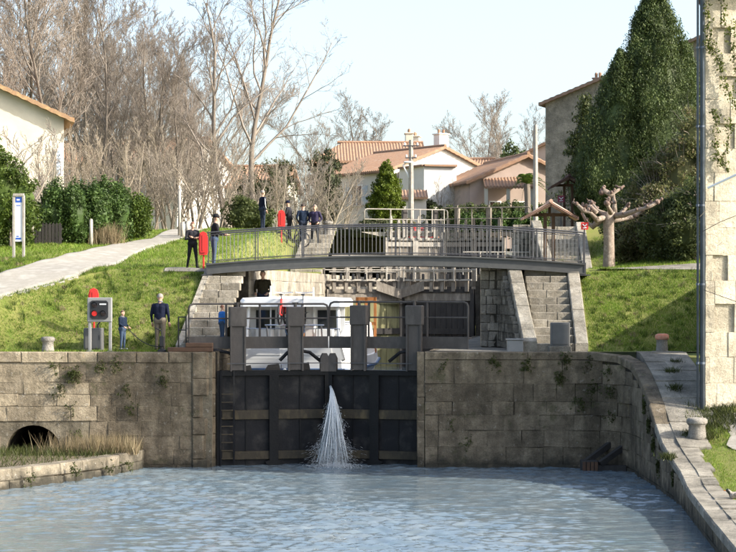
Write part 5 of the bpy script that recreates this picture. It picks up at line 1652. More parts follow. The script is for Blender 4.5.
zb = 9.4
house('white gabled house with orange tiled roof in the middle distance', (XP(443, 130), 130, zb), R(36.9), 10.2, 8, 4.75, 6.6, M['render_white'], M['roof_tile'], .3,
      windows=[('l', 3, 4.2, 2.4, 3.8, 'shut'), ('f', 2.2, 3.0, .8, 1.7, 'win')], chimneys=[(2.6, 3.4, 7.9, .9, .7, M['render_white'])])
house('grey walled house with long hipped orange roof left of the white gable', (4.0, 146, 9.6), R(92), 9.5, 8.2, 6.3, 8.0, M['render_grey'], M['roof_tile'], .5, hip=(0, 2.2),
      windows=[('l', 3.2, 4.6, 2.6, 4.2, 'shut'), ('l', 6.2, 7.0, 2.8, 4.0, 'win')], chimneys=[(1.0, .6, 8.9, 1.0, .6, M['render_cream'])])
house('low pinkish house with gable and tiled porch right of the white house', (XP(527, 120), 120, zb), R(14), 8.0, 9, 3.5, 5.25, M['render_pink'], M['roof_tile'], .35,
      windows=[('f', -.9, .5, .3, 2.1, 'win'), ('f', -2.6, -1.9, .0, 2.1, 'door')])
porch = thing('porch_roof', 'orange tiled lean-to roof on the pinkish house front', 'roof', (XP(510, 118), 118.5, zb))
mb = MB(); n_ = 60; pts = []
for i in range(7):
    for j in range(n_ + 1):
        xx = XP(484, 118) + (XP(533, 118) - XP(484, 118)) * j / n_
        pts.append((xx, 117.6 + i / 6 * 2.2, ZP(186.5, 118) + i / 6 * .75 + .04 * math.cos(j * math.pi / 2) + (.03 if i % 2 else 0)))
mb.grid(pts, n_ + 1, 7); e0 = pts[:n_ + 1]; mb.grid(e0 + [(x, y, z - .15) for x, y, z in e0], n_ + 1, 2); mb.build('tile_slope', M['roof_tile'], porch, True)
for px in (486, 508, 531):
    mb = MB(); mb.bbox(XP(px, 118) - .12, XP(px, 118) + .12, 117.7, 117.95, zb - .2, ZP(186.5, 118) - .1, .02); mb.build('pillar', M['render_cream'], porch)
house('distant house with orange roof peeping over the pinkish gable', (XP(548, 140), 140, 10), R(-20), 9, 9, 5.2, 7.2, M['render_pink'], M['roof_tile'], .3)
house('far small house with an orange roof between the chimneys', (XP(492, 150), 150, 10), R(80), 7, 8, 5.0, 6.6, M['render_cream'], M['roof_tile'], .3, chimneys=[(0, 6.5, 8.6, 1.1, .8, M['render_cream'])])
house('cream house glimpsed through the bare trees left of the mound', (XP(205, 128), 128, zb), R(70), 9, 13, 5.2, 7.0, M['render_white'], M['roof_tile'], .4, windows=[('l', 3, 4, 2.6, 4, 'shut'), ('l', 7, 8, 2.6, 4, 'shut')])
house('house with orange roof behind twigs above the group of people', (XP(290, 135), 135, zb), R(84), 8, 9, 3.9, 5.5, M['render_cream'], M['roof_tile'], .4)
house('cream two storey house with tiled gable at the left edge', (-18.3, 80.3, 7.7), R(13), 9.2, 9, 5.65, 7.7, M['render_cream'], M['roof_old'], .45,
      windows=[('f', -2.4, -1.3, 3.2, 4.7, 'shut')])
house('tall grey stone house in shade behind the conifers', (22.1, 107.2, 8.9), R(-23.6), 24, 6, 8.4, 12.7, M['grey_wall'], M['roof_grey'], .35, chimneys=[(-9.0, 1.4, 9.9, .5, .45, M['roof_grey'])], windows=[('f', -3, -2, 4.0, 5.6, 'win')], period=.3)
# low garage wall with tile coping
t = thing('garden_building', 'low flat walled outbuilding with a red tile edge before the white gable', 'building', (XP(436, 122), 122, zb))
xa, xb = XP(424, 122), XP(457, 122); zt = ZP(166, 122)
mb = MB(); mb.prism([(xa - 1.6, 125, zb - 1), (xa, 122, zb - 1), (xb, 122.6, zb - 1), (xb, 127, zb - 1), (xa - 1.6, 128, zb - 1)], (0, 0, zt - zb + 1)); mb.build('wall', M['render_white'], t)
for a, b_, k in (((xa, 121.95), (xb, 122.55), 9), ((xa - 1.6, 124.95), (xa, 121.95), 9)):
    mb = MB(); mb.bar((a[0], a[1], zt + .05), (b_[0], b_[1], zt + .05), .35, .14); mb.build('tile_coping', M['roof_tile'], t)
t = thing('garden_shed', 'small shed with orange tiled roof behind the utility pole', 'shed', (XP(410, 116), 116, zb))
xa, xb = XP(396, 116), XP(428, 116)
mb = MB(); mb.box(xa + .1, xb - .1, 116.2, 118, zb - .5, ZP(196, 116)); mb.build('wall', M['render_grey'], t)
mb = MB(); pts = [(xa + (xb - xa) * j / 40, 115.9 + i * .5, ZP(197, 116) + i * .12 + .04 * math.cos(j * math.pi / 2)) for i in range(6) for j in range(41)]
mb.grid(pts, 41, 6); mb.grid(pts[:41] + [(x, y, z - .15) for x, y, z in pts[:41]], 41, 2); mb.build('tile_slope', M['roof_tile'], t, True)

# --- right mill building at the frame's edge
bd = thing('mill_building', 'cream ashlar building with a dark drainpipe at the right edge', 'building', (12, 51, 2))
BC = [(9.42, 50.0), (15.0, 50.84), (15.3, 52.7), (10.1, 52.5)]
zt = 13.8
cs = courses(1.4, zt, .62, .82, random.Random(81))
stone_wall(bd, [BC[0], (14.5, 50.77)], cs, (.42, .85), M['ashlar'], 82, ch=.008, jit=.008, proud=.025, gap=.005, depth=.2,
           skip=lambda p, q, z0, z1: (9.85 < (p.x + q.x) / 2 < 10.25 and int(z0 * 3.1) % 4 == 1))
mb = MB(); mb.prism([(x + (.06 if i < 2 else 0), y + .07, .5) for i, (x, y) in enumerate(BC)], (0, 0, zt - .5)); mb.build('core', M['ashlar'], bd)
mb = MB(); mb.prism([(9.0, 49.6, zt), (15.3, 50.55, zt), (15.6, 53.0, zt), (9.8, 52.8, zt)], (0, 0, .16)); rf = mb.build('eave', M['timber_brown'], bd)
mb = MB(); a = [(9.0, 49.6, zt + .16), (15.3, 50.55, zt + .16), (15.6, 53.0, zt + .16), (9.8, 52.8, zt + .16)]; mb.add(a + [(11, 51.5, zt + .8), (14, 51.7, zt + .8)], [(0, 1, 5, 4), (1, 2, 5), (2, 3, 4, 5), (3, 0, 4)]); mb.build('roof', M['roof_old'], bd)
M['pipe'] = plain('slate_blue_pipe', (.075, .095, .125), .45, var=.2)
for dx_, r in ((-.10, .06), (-.22, .035)):
    mb = MB(); mb.tube([(9.42 + dx_, 49.93, 2.1), (9.42 + dx_, 49.93, zt - .1), (9.42 + dx_ - .03, 49.75, zt + .05)], r, 8); dp = mb.build('drainpipe', M['pipe'], bd, True)
    for z in (3.4, 5.6, 7.8, 10.0, 12.2):
        mb = MB(); mb.tube([(9.42 + dx_, 49.93, z - .03), (9.42 + dx_, 49.93, z + .03)], r + .02, 8); mb.build('pipe_clip', M['pipe'], dp)
mb = MB(); mb.tube([(8.95, 49.55, zt + .1), (15.2, 50.5, zt + .1)], .09, 8); mb.build('gutter', M['pipe'], bd)
mb = MB(); mb.tube([P(708, 188, 49.85), P(740, 173, 49.3)], .035, 8); mb.build('wall_pole', M['sign_white'], bd)
# unseen block added beyond the right edge to shade the bank
an_ = thing('bank_shade_caster', 'unseen low block added beyond the right edge to cast shade on the bank', 'building', (17, 57, L0))
mb = MB(); mb.prism([(14.6, 53.3, L0 - .5), (24, 53.3, L0 - .5), (24, 61, L0 - .5), (14.6, 61, L0 - .5)], (0, 0, 4.2)); mb.build('wall', M['grey_wall'], an_)
mb = MB(); mb.prism([(14.2, 53.0, L0 + 4.45), (14.2, 61.3, L0 + 3.75), (14.2, 61.3, L0 + 3.5), (14.2, 53.0, L0 + 3.5)], (10, 0, 0)); mb.build('roof', M['roof_grey'], an_)
# wires in front of the bush
mb = MB(); mb.tube([(9.3, 49.9, ZP(232, 49.9)), P(720, 222, 49.5), P(740, 214, 49)], .008, 4); mb.tube([P(704, 290, 49.9), P(740, 303, 49.6)], .008, 4)
mb.build('cable', M['black'], bd)

t = thing('wall_sign', 'tall narrow blue lettered sign on the cream house wall', 'sign', (-14.0, 81.2, 8))
mb = MB(); mb.prism([(XP(56.5, 81.1), 81.14, ZP(176, 81.1)), (XP(62.5, 81.1), 81.2, ZP(176, 81.1)), (XP(62.5, 81.1), 81.2, ZP(148, 81.1)), (XP(56.5, 81.1), 81.14, ZP(148, 81.1))], (0, -.03, 0)); wp = mb.build('board', M['sign_white'], t)
for k in range(7):
    z0 = ZP(174.5 - k * 3.7, 81.1); xx = XP(58, 81.1)
    mb = MB(); mb.box(xx, xx + .13, 81.09, 81.105, z0, z0 + .10); mb.build('blue_mark', M['shutter_blue'], wp)
# ---------------------------------------------------------------- vegetation
M['leaf_laurel'] = leaf_mat('laurel_leaf', [(.03, .065, .012), (.065, .12, .024), (.12, .19, .045)])
M['leaf_hedge'] = leaf_mat('hedge_leaf', [(.045, .08, .010), (.085, .14, .018), (.14, .19, .03)])
M['leaf_cypress'] = leaf_mat('cypress_leaf', [(.034, .058, .014), (.07, .105, .028), (.14, .18, .055)], .2)
M['leaf_conifer'] = leaf_mat('yellow_conifer_leaf', [(.045, .065, .016), (.085, .11, .03), (.13, .15, .045)], .2)
M['leaf_scrub'] = leaf_mat('scrub_leaf', [(.08, .09, .028), (.14, .16, .05), (.21, .21, .085), (.21, .155, .085)], .45)
M['leaf_scrub_dark'] = leaf_mat('dark_scrub_leaf', [(.055, .078, .024), (.10, .13, .04), (.16, .185, .065)], .42)
M['leaf_thuja'] = leaf_mat('bright_thuja_leaf', [(.07, .11, .006), (.12, .17, .012), (.17, .22, .02)])
M['leaf_ivy'] = leaf_mat('ivy_leaf', [(.07, .10, .012), (.14, .17, .03), (.20, .22, .05)])
M['leaf_far'] = leaf_mat('far_leaf', [(.05, .065, .025), (.09, .105, .045), (.13, .14, .07)])
M['weed'] = leaf_mat('wall_weed', [(.04, .055, .012), (.07, .09, .02), (.10, .11, .03)])
M['straw'] = leaf_mat('dry_straw', [(.20, .14, .07), (.30, .23, .13), (.38, .31, .19), (.14, .13, .05)], .2)
M['bark'] = mat('grey_bark', (.22, .185, .15), (.13, .108, .085), 5, .95, .5, 20, stretch=(1, 1, .3))
M['bark_twig'] = mat('purple_brown_twig', (.30, .26, .218), (.215, .18, .148), 1.2, .95, c3=(.34, .305, .26))
M['bark_pale'] = mat('pale_twig', (.34, .295, .23), (.24, .20, .15), 1.2, .95)
M['plane_knob'] = mat('plane_knuckle', (.20, .14, .11), (.11, .075, .06), 9, .9, .6, 20, c3=(.28, .21, .165))
M['plane_bark'] = mat('plane_bark', (.34, .28, .22), (.20, .155, .12), 6, .9, .5, 16, c3=(.40, .35, .28))

def leaves(centers, per, cs, size, seed, aspect=.55, up=.0):
    """clumps of leaf quads round the given centres"""
    r = np.random.RandomState(seed)
    centers = np.asarray(centers, dtype=float)
    n = len(centers) * per
    cs = np.asarray(cs if hasattr(cs, '__len__') else (cs, cs, cs), dtype=float)
    d = r.normal(0, 1, (n, 3)); d /= np.linalg.norm(d, axis=1)[:, None]
    d *= (r.uniform(.15, 1, n) ** .5)[:, None]
    c = np.repeat(centers, per, 0) + d * cs
    nrm = d + r.normal(0, .6, (n, 3)); nrm /= np.linalg.norm(nrm, axis=1)[:, None]
    a = r.normal(0, 1, (n, 3)); a[:, 2] += up * 3
    a -= nrm * (a * nrm).sum(1)[:, None]; a /= np.linalg.norm(a, axis=1)[:, None]
    b = np.cross(nrm, a)
    s = size * r.uniform(.6, 1.4, n)[:, None]
    V = np.stack([c - a * s, c + b * s * aspect, c + a * s, c - b * s * aspect], 1).reshape(-1, 3)
    Fq = np.arange(n * 4).reshape(n, 4)
    return V, Fq

def blob_centers(blobs, n, seed, shell=.6):
    r = np.random.RandomState(seed)
    w_ = np.array([b[3] * b[4] * b[5] for b in blobs]) ** .67; w_ /= w_.sum()
    pick = r.choice(len(blobs), n, p=w_)
    B = np.array(blobs)[pick]
    d = r.normal(0, 1, (n, 3)); d /= np.linalg.norm(d, axis=1)[:, None]
    rad = shell + (1 - shell) * r.uniform(0, 1, n)
    rad *= 1 + .10 * np.sin(5 * d[:, 0] + 3 * d[:, 2] + B[:, 0]) + r.normal(0, .05, n)
    return B[:, :3] + d * B[:, 3:6] * rad[:, None]

def shell_core(mb, blobs, k, seed):
    r = random.Random(seed)
    for (x, y, z, a, b, c) in blobs:
        v0 = len(mb.v); mb.ell((x, y, z), (a * k, b * k, c * k), 12, 8)
        for i in range(v0, len(mb.v)):
            p = Vector(mb.v[i]); q = Vector((x, y, z)); mb.v[i] = tuple(q + (p - q) * r.uniform(.85, 1.1))

def shrub(name, label, cat, base, blobs, n, per, cs, leaf, m_, seed, core=.7, trunk=None, group=None, aspect=.55, up=0, twigs=0, inner=None):
    """blobs relative to the base"""
    t = thing(name, label, cat, base, group)
    base = Vector(base)
    cen = blob_centers(blobs, n, seed)
    cen[:, 2] = np.maximum(cen[:, 2], .05)
    V, Fq = leaves(cen, per, cs, leaf, seed + 1, aspect, up)
    o = bpy.data.objects.new('crown', np_mesh('crown', V, Fq, m_)); link(o, t)
    if core:
        mb = MB(); shell_core(mb, blobs, core, seed)
        mb.v = [tuple(Vector(v) + base) for v in mb.v]
        mb.build('inner_foliage', inner or m_, t)
    r = random.Random(seed)
    mb = MB()
    hgt = max(b[2] for b in blobs)
    for k in range(trunk[1] if trunk else 3):
        rr = trunk[0] if trunk else .05
        tx, ty = r.uniform(-.3, .3) * (0 if trunk and trunk[1] == 1 else 1), r.uniform(-.2, .2) * (0 if trunk and trunk[1] == 1 else 1)
        mb.tube([base + Vector((tx * .4, ty * .4, -.15)), base + Vector((tx, ty, hgt * .5)), base + Vector((tx * 1.6, ty * 1.6, hgt))], [rr, rr * .8, rr * .35], 7)
    mb.build('trunk', M['bark'], t)
    if twigs:
        mb = MB()
        for k in range(twigs):
            bl = r.choice(blobs); d = Vector((r.gauss(0, 1), r.gauss(0, 1), abs(r.gauss(.6, .6)))).normalized()
            c = base + Vector(bl[:3]); e = c + Vector((d.x * bl[3], d.y * bl[4], d.z * bl[5])) * r.uniform(1.0, 1.35)
            mb.tube([c, c.lerp(e, .6) + Vector((0, 0, .1)), e], [.018, .012, .005], 3)
        mb.build('twigs', M['bark_twig'], t)
    return t

# --- bare trees
def bare_tree_mesh(seed, H, stems, levels, kids, lenf, spread, upb, r0, first=.25, minr=.008, lean=0.0):
    rg = random.Random(seed)
    parts = {0: [[], []], 1: [[], []]}
    def seg(pts, rs_, which, n):
        V, Fc = parts[which]
        b = len(V)
        k = len(pts)
        for i in range(k):
            tdir = (pts[min(i + 1, k - 1)] - pts[max(i - 1, 0)])
            a = tdir.cross(Vector((.31, .87, .21)))
            if a.length < 1e-6: a = Vector((1, 0, 0))
            a.normalize(); bb = a.cross(tdir).normalized()
            for j in range(n):
                th = 2 * math.pi * j / n
                V.append(pts[i] + (a * math.cos(th) + bb * math.sin(th)) * rs_[i])
        for i in range(k - 1):
            for j in range(n):
                Fc.append((b + i * n + j, b + i * n + (j + 1) % n, b + (i + 1) * n + (j + 1) % n, b + (i + 1) * n + j))
    def grow(p, d, L, r, lev):
        ns = (9, 6, 5, 4, 3, 3)[min(lev, 5)]
        pts = [p.copy()]; rs_ = [r]; q = p.copy(); dd = d.copy()
        wob = (.06, .14, .18, .22, .25, .3)[min(lev, 5)]
        for i in range(ns):
            dd = (dd + Vector((rg.gauss(0, wob), rg.gauss(0, wob), rg.gauss(0, wob) + upb * (.05 if lev == 0 else .12)))).normalized()
            q = q + dd * (L / ns)
            pts.append(q.copy()); rs_.append(max(minr * .6, r * (1 - .75 * (i + 1) / ns)))
        seg(pts, rs_, 0 if lev == 0 else 1, 7 if lev == 0 else (4 if lev == 1 else 3))
        if lev >= levels: return
        nk = kids[lev]
        for c in range(nk):
            u = (first if lev == 0 else .2) + (1 - (first if lev == 0 else .2)) * (c + rg.random()) / nk
            u = min(u, .98)
            f = u * ns; i = int(f); pp = pts[i].lerp(pts[min(i + 1, ns)], f - i)
            td = (pts[min(i + 1, ns)] - pts[i]).normalized()
            pv = Vector((rg.gauss(0, 1), rg.gauss(0, 1), rg.gauss(0, .5))); pv -= td * pv.dot(td); pv.normalize()
            sp = spread * rg.uniform(.7, 1.25)
            nd = (td * math.cos(sp) + pv * math.sin(sp) + Vector((0, 0, upb * .25))).normalized()
            rl = L * lenf[lev] * rg.uniform(.65, 1.15) * (1 - .55 * u)
            grow(pp, nd, rl, max(minr, rs_[i] * .52), lev + 1)
    for s in range(stems):
        a = 2 * math.pi * s / max(1, stems) + rg.random()
        off = Vector((math.cos(a), math.sin(a), 0)) * (.18 if stems > 1 else 0)
        d = (Vector((0, 0, 1)) + off * (1.2 + lean) + Vector((rg.gauss(0, .04), rg.gauss(0, .04), 0))).normalized()
        grow(Vector((off.x, off.y, -.2)), d, H * rg.uniform(.82, 1.0), r0 * rg.uniform(.75, 1), 0)
    out = []
    for w_ in (0, 1):
        V, Fc = parts[w_]
        out.append((np.array([tuple(v) for v in V]), np.array(Fc)))
    return out
def tree_meshes(name, spec, mt, mc):
    a, b = bare_tree_mesh(**spec)
    return np_mesh(name + '_trunk', a[0], a[1], mt, True), np_mesh(name + '_crown', b[0], b[1], mc, True)
def place_tree(label, meshes, base, rot, sc, group, name='bare_tree', cat='tree'):
    t = thing(name, label, cat, base, group)
    for nm, me in zip(('trunk', 'crown'), meshes):
        link(bpy.data.objects.new(nm, me), t)
    t.rotation_euler = (0, 0, rot); t.scale = (sc, sc, sc) if not hasattr(sc, '__len__') else sc
    return t
wood_specs = [dict(seed=101 + i, H=12.5, stems=1 + (i % 2), levels=4, kids=(17, 10, 8, 5), lenf=(.5, .55, .52, .6), spread=.60, upb=.75, r0=.12, first=.15, minr=.0085) for i in range(4)]
WOOD = [tree_meshes('wood%d' % i, s, M['bark'], M['bark_twig']) for i, s in enumerate(wood_specs)]
GW = 'bare winter trees left of the canal'
wl = [(-14, 92, 1.16, 'leftmost bare tree, rising behind the roof of the cream house'), (22, 97, 1.22, 'bare tree above the cream house, second from the left edge'), (52, 90, 1.18, 'tall bare tree just right of the cream house wall'),
      (78, 104, 1.26, 'bare tree behind the laurel bushes, reaching the top of the picture'), (101, 94, .98, 'bare tree right of the laurels with fine reddish twigs'), (124, 108, .98, 'bare tree standing over the end of the hedge'),
      (146, 98, .88, 'bare tree over the far end of the gravel path'), (168, 93, .82, 'smaller bare tree right of the path end'), (189, 106, .86, 'bare tree behind the tall slim pole'),
      (4, 116, 1.25, 'background bare tree seen past the left house roof'), (66, 119, 1.2, 'background bare tree in the middle of the left wood'), (112, 122, 1.02, 'background bare tree between the hedge and path end'), (158, 121, .95, 'background bare tree above the people at the bridge end'), (205, 118, .85, 'low background bare tree left of the big forked tree'),
      (92, 112, 1.02, 'dense bare tree over the middle laurel bush'), (178, 112, .86, 'dense bare tree over the wooden posts'), (118, 100, .8, 'lower bare tree just behind the row of bushes'), (196, 98, .7, 'lower bare tree behind the woman with folded arms')]
for i, (px, Y, sc, lb) in enumerate(wl):
    place_tree(lb, WOOD[i % 4], on_ground(px, Y), 1.7 * i, (sc * 1.1, sc * 1.1, sc), GW)
big = tree_meshes('big', dict(seed=333, H=14.5, stems=1, levels=4, kids=(16, 9, 7, 5), lenf=(.5, .5, .5, .55), spread=.58, upb=.6, r0=.17, first=.2, minr=.009), M['bark'], M['bark_twig'])
big2 = tree_meshes('big2', dict(seed=335, H=14, stems=1, levels=4, kids=(14, 9, 7, 5), lenf=(.62, .5, .5, .55), spread=.72, upb=.45, r0=.17, first=.25, minr=.009), M['bark'], M['bark_twig'])
place_tree('big bare tree with tall straight trunk left of the people on the mound', big, on_ground(226, 90), .4, 1.0, 'large bare trees behind the mound')
place_tree('big bare spreading tree, its limbs reaching right over the roofs', big2, on_ground(253, 92), 3.75, (1.12, 1.12, 1.0), 'large bare trees behind the mound')
SH = [tree_meshes('scrubby%d' % i, dict(seed=401 + i, H=3.6, stems=5, levels=3, kids=(10, 7, 5), lenf=(.55, .55, .5), spread=.6, upb=.5, r0=.045, first=.08, minr=.008, lean=.9), M['bark_pale'], M['bark_twig'] if i else M['bark_pale']) for i in range(2)]
GS = 'leafless shrubs under the trees'
for i, (px, Y, sc, lb) in enumerate([(70, 84, 1.3, 'leafless shrub behind the laurels by the cream house'), (100, 83, 1.2, 'leafless shrub behind the right end of the laurels'), (128, 84, 1.25, 'leafless shrub beyond the green hedge end'), (150, 88, 1.2, 'leafless shrub at the very end of the path'),
      (172, 86, 1.2, 'leafless shrub behind the tall slim pole'), (194, 84, 1.25, 'leafless shrub behind the woman with folded arms'), (216, 85, 1.2, 'leafless shrub behind the man leaning on the railing'), (238, 86, 1.05, 'leafless shrub left of the man in the tracksuit'),
      (275, 88, 1.0, 'leafless shrub behind the man in the tracksuit'), (300, 90, 1.15, 'leafless shrub behind the man in the navy jacket'), (325, 92, 1.15, 'leafless shrub right of the person in purple'), (340, 96, 1.0, 'leafless shrub below the hipped orange roof'), (440, 119, 1.0, 'leafless shrub before the white gable wall'), (4, 73.5, 1.55, 'tall leafless shrub with pale twigs across the cream house wall'), (40, 76.5, 1.2, 'leafless shrub against the cream house wall above the fence')]):
    place_tree(lb, SH[i % 2], on_ground(px, Y), 2.1 * i, sc, GS, 'bare_shrub', 'shrub')
GF = 'far leafless trees on the skyline'
for i, (px, Y, sc, lb) in enumerate([(352, 165, 1.0, 'far purple leafless tree above the hipped roof'), (338, 168, .92, 'far leafless tree left above the hipped roof'), (370, 170, .95, 'far leafless tree left of the roof chimney'), (488, 165, .98, 'far leafless tree right of the white chimney'), (505, 160, .95, 'far leafless tree behind the small green conifer'), (524, 162, .92, 'far leafless tree left of the tall bare pole')]):
    place_tree(lb, WOOD[(i + 1) % 4], on_ground(px, Y), i * 1.3, (sc * 1.25, sc * 1.25, sc), GF)

# --- pollarded plane tree
p = on_ground(609, 65.0); s_ = 65.0 / F
pt_ = thing('plane_tree', 'pollarded plane tree with knobbly bare arms on the right bank', 'tree', p)
mb = MB(); mb.tube([p + Vector((0, 0, -.15)), p + Vector((0, 0, .15)), p + Vector((.0, 0, .9)), p + Vector((-.02, 0, 1.7)), p + Vector((-.02, 0, 2.05))], [.27, .22, .195, .20, .24], 10); mb.build('trunk', M['plane_bark'], pt_, True)
rg = random.Random(77)
arms = [[(606, 217, 0), (597, 219, -.2), (590, 213, -.3), (582, 211, -.3), (576, 204, -.4)], [(604, 219, 0), (595, 225, .2), (587, 220, .3), (583, 212, .4), (586, 206, .4)], [(612, 216, 0), (622, 214, -.3), (634, 211, -.5), (645, 207, -.6), (654, 202, -.6)],
        [(612, 219, 0), (624, 219, .3), (636, 215, .5), (646, 210, .6), (652, 204, .5)], [(613, 214, .1), (615, 205, .1), (614, 195, .1), (620, 189, .1)], [(606, 214, .3), (600, 210, .5), (595, 204, .6)], [(610, 214, -.4), (604, 209, -.8), (600, 205, -1.0)],
        [(614, 195, .1), (606, 192, .2), (602, 190, .2)], [(620, 217, .3), (624, 210, .5), (630, 205, .5)], [(594, 214, -.2), (589, 207, -.1), (592, 202, 0)]]
for A_ in arms:
    pts = [P(a + rg.uniform(-1.8, 1.8), b_ + rg.uniform(-2.2, 2.2), 65.0) + Vector((0, c * 1.4, 0)) for a, b_, c in A_]
    mb = MB(); n_ = len(pts); rr = [(.105 - .048 * i / (n_ - 1)) * rg.uniform(.75, 1.3) for i in range(n_)]
    rr[-1] *= 1.25
    mb.tube(pts, rr, 8); lo_ = mb.build('limb', M['plane_bark'], pt_, True); mb = MB(); mb.ell(pts[-1], (rr[-1] * 1.3,) * 3, 8, 6)
    for q in pts[1:]:
        for k in range(2):
            d = Vector((rg.gauss(0, .7), rg.gauss(0, .6), abs(rg.gauss(.6, .3)))).normalized()
            e = q + d * rg.uniform(.06, .20)
            mb.tube([q, q.lerp(e, .5), e], [.055, .04, .05], 6); mb.ell(e, rg.uniform(.045, .075), 7, 5)
            if rg.random() < .5: mb.tube([e, e + Vector((rg.gauss(0, .07), 0, rg.uniform(.05, .14)))], [.02, .012], 4)
    mb.build('knuckles', M['plane_knob'], lo_, True)['kind'] = 'stuff'

# --- hedges and laurels on the left
b = G(16, 252, 60); b = on_ground(12, b.y + 1.6)
shrub('tall_hedge', 'tall yellow green hedge behind the information board', 'hedge', b, [(-2.6, .4, 2.0, 1.7, 1.1, 2.2), (-.6, .2, 1.9, 1.35, 1.0, 2.1), (.3, .3, 1.5, .75, .8, 1.6), (-1.6, .4, 3.2, 1.4, 1.0, 1.4)], 620, 60, .22, .055, M['leaf_hedge'], 501, twigs=60)
for i, (px, Y, hw_, hh, lb, m_) in enumerate([(62, 70.5, 1.0, 2.3, 'dark green laurel bush beside the picket fence', 'leaf_laurel'), (84, 71.5, 1.05, 2.3, 'broad laurel bush in the middle of the row by the house', 'leaf_laurel'), (107, 73, .95, 2.45, 'taller laurel bush with dry stems at its foot', 'leaf_laurel'), (131, 75, .75, 1.75, 'rounded lighter green bush at the right end of the row', 'leaf_hedge')]):
    b = on_ground(px, Y)
    shrub('laurel_bush', lb, 'bush', b, [(-hw_ * .35, 0, hh * .45, hw_ * .8, .8, hh * .5), (hw_ * .4, .1, hh * .5, hw_ * .75, .8, hh * .5), (-.2, .2, hh * .72, hw_ * .35, .6, hh * .36), (.45, .1, hh * .7, hw_ * .3, .6, hh * .32)], 300, 48, (.17, .17, .34), .055, M[m_], 511 + i, group='bushes along the path', up=.3)
# --- round thuja, palm and far greenery
b = on_ground(387, 106); hz = ZP(160, 106) - b.z
shrub('thuja_tree', 'bright yellow green cone shaped thuja before the orange roof', 'tree', b, [(0, 0, hz * .36, 1.12, 1.1, hz * .38), (0, 0, hz * .58, .88, .88, hz * .30), (0, 0, hz * .78, .5, .5, hz * .22)], 520, 45, .2, .07, M['leaf_thuja'], 521, up=.5, trunk=(.1, 1))
b = on_ground(512, 150); hz = ZP(141, 150) - b.z
shrub('far_conifer', 'small dark conifer on the skyline right of the chimneys', 'tree', b, [(0, 0, hz * .6, 1.5, 1.5, hz * .38), (.4, 0, hz * .35, 2.0, 1.5, hz * .34)], 200, 40, .35, .13, M['leaf_cypress'], 523, up=.6, trunk=(.14, 1))
b = on_ground(324, 128); hz = ZP(137, 128) - b.z
shrub('far_conifer', 'thin ragged conifer left of the hipped orange roof', 'tree', b, [(-.4, 0, hz * .55, .8, 1.0, hz * .42), (.5, 0, hz * .5, .9, 1.0, hz * .4)], 110, 40, .3, .1, M['leaf_far'], 525, core=.4, up=.6, trunk=(.12, 2))
b = on_ground(265, 96); hz = ZP(150, 96) - b.z
shrub('olive_bush', 'olive green bushy tree behind the people on the mound', 'bush', b, [(0, 0, hz * .5, 1.7, 1.2, hz * .4), (-.8, 0, hz * .35, 1.2, 1.2, hz * .35), (.9, 0, hz * .6, 1.1, 1.0, hz * .3)], 200, 36, .3, .065, M['leaf_far'], 527, core=.35, twigs=80, trunk=(.08, 3))
b = on_ground(245, 84)
shrub('ivy_bush', 'low green ivy bush left of the man in the tracksuit', 'bush', b, [(0, 0, .7, 1.0, .8, .9), (.7, 0, .5, .8, .7, .6)], 150, 40, .2, .06, M['leaf_scrub_dark'], 529)
b = on_ground(424, 118)
for i, (px, Y, wd, hh, lb, m_) in enumerate([(424, 117, 1.1, 2.6, 'grey green shrub beside the utility pole', 'leaf_far'), (446, 112, 1.4, 1.7, 'low pale shrub before the outbuilding', 'leaf_far'), (372, 104, 1.2, 1.0, 'low olive shrub left of the thuja', 'leaf_far'), (468, 112, .9, 1.3, 'yellow flowering shrub before the porch', 'leaf_thuja'), (400, 108, .9, 1.1, 'small shrub right of the thuja', 'leaf_scrub')]):
    b = on_ground(px, Y); shrub('garden_shrub', lb, 'shrub', b, [(0, 0, hh * .5, wd, .8, hh * .5), (.4 * wd, 0, hh * .7, wd * .6, .7, hh * .3)], 110, 36, .22, .07, M[m_], 541 + i, core=.5, twigs=30, group='garden shrubs near the far houses')
for i, (px0, px1, Y, ytop, m_, lb) in enumerate([(430, 490, 109, 203, 'leaf_scrub_dark', 'dark clipped hedge behind the upper gates, left part'), (488, 548, 109, 200, 'leaf_scrub_dark', 'dark clipped hedge behind the upper gates, right part'), (455, 545, 105, 212, 'leaf_laurel', 'leafy green hedge in front of the dark clipped hedge')]):
    b = on_ground((px0 + px1) / 2, Y); W_ = (px1 - px0) / F * Y; hh = ZP(ytop, Y) - b.z
    k = 5; bl = [(-W_ / 2 + W_ * (j + .5) / k, 0, hh * .5, W_ / k * .62, .7, hh * .5) for j in range(k)]
    shrub('garden_hedge', lb, 'hedge', b, bl, 260, 40, .22, .07, M[m_], 551 + i, group='hedges behind the upper gates')
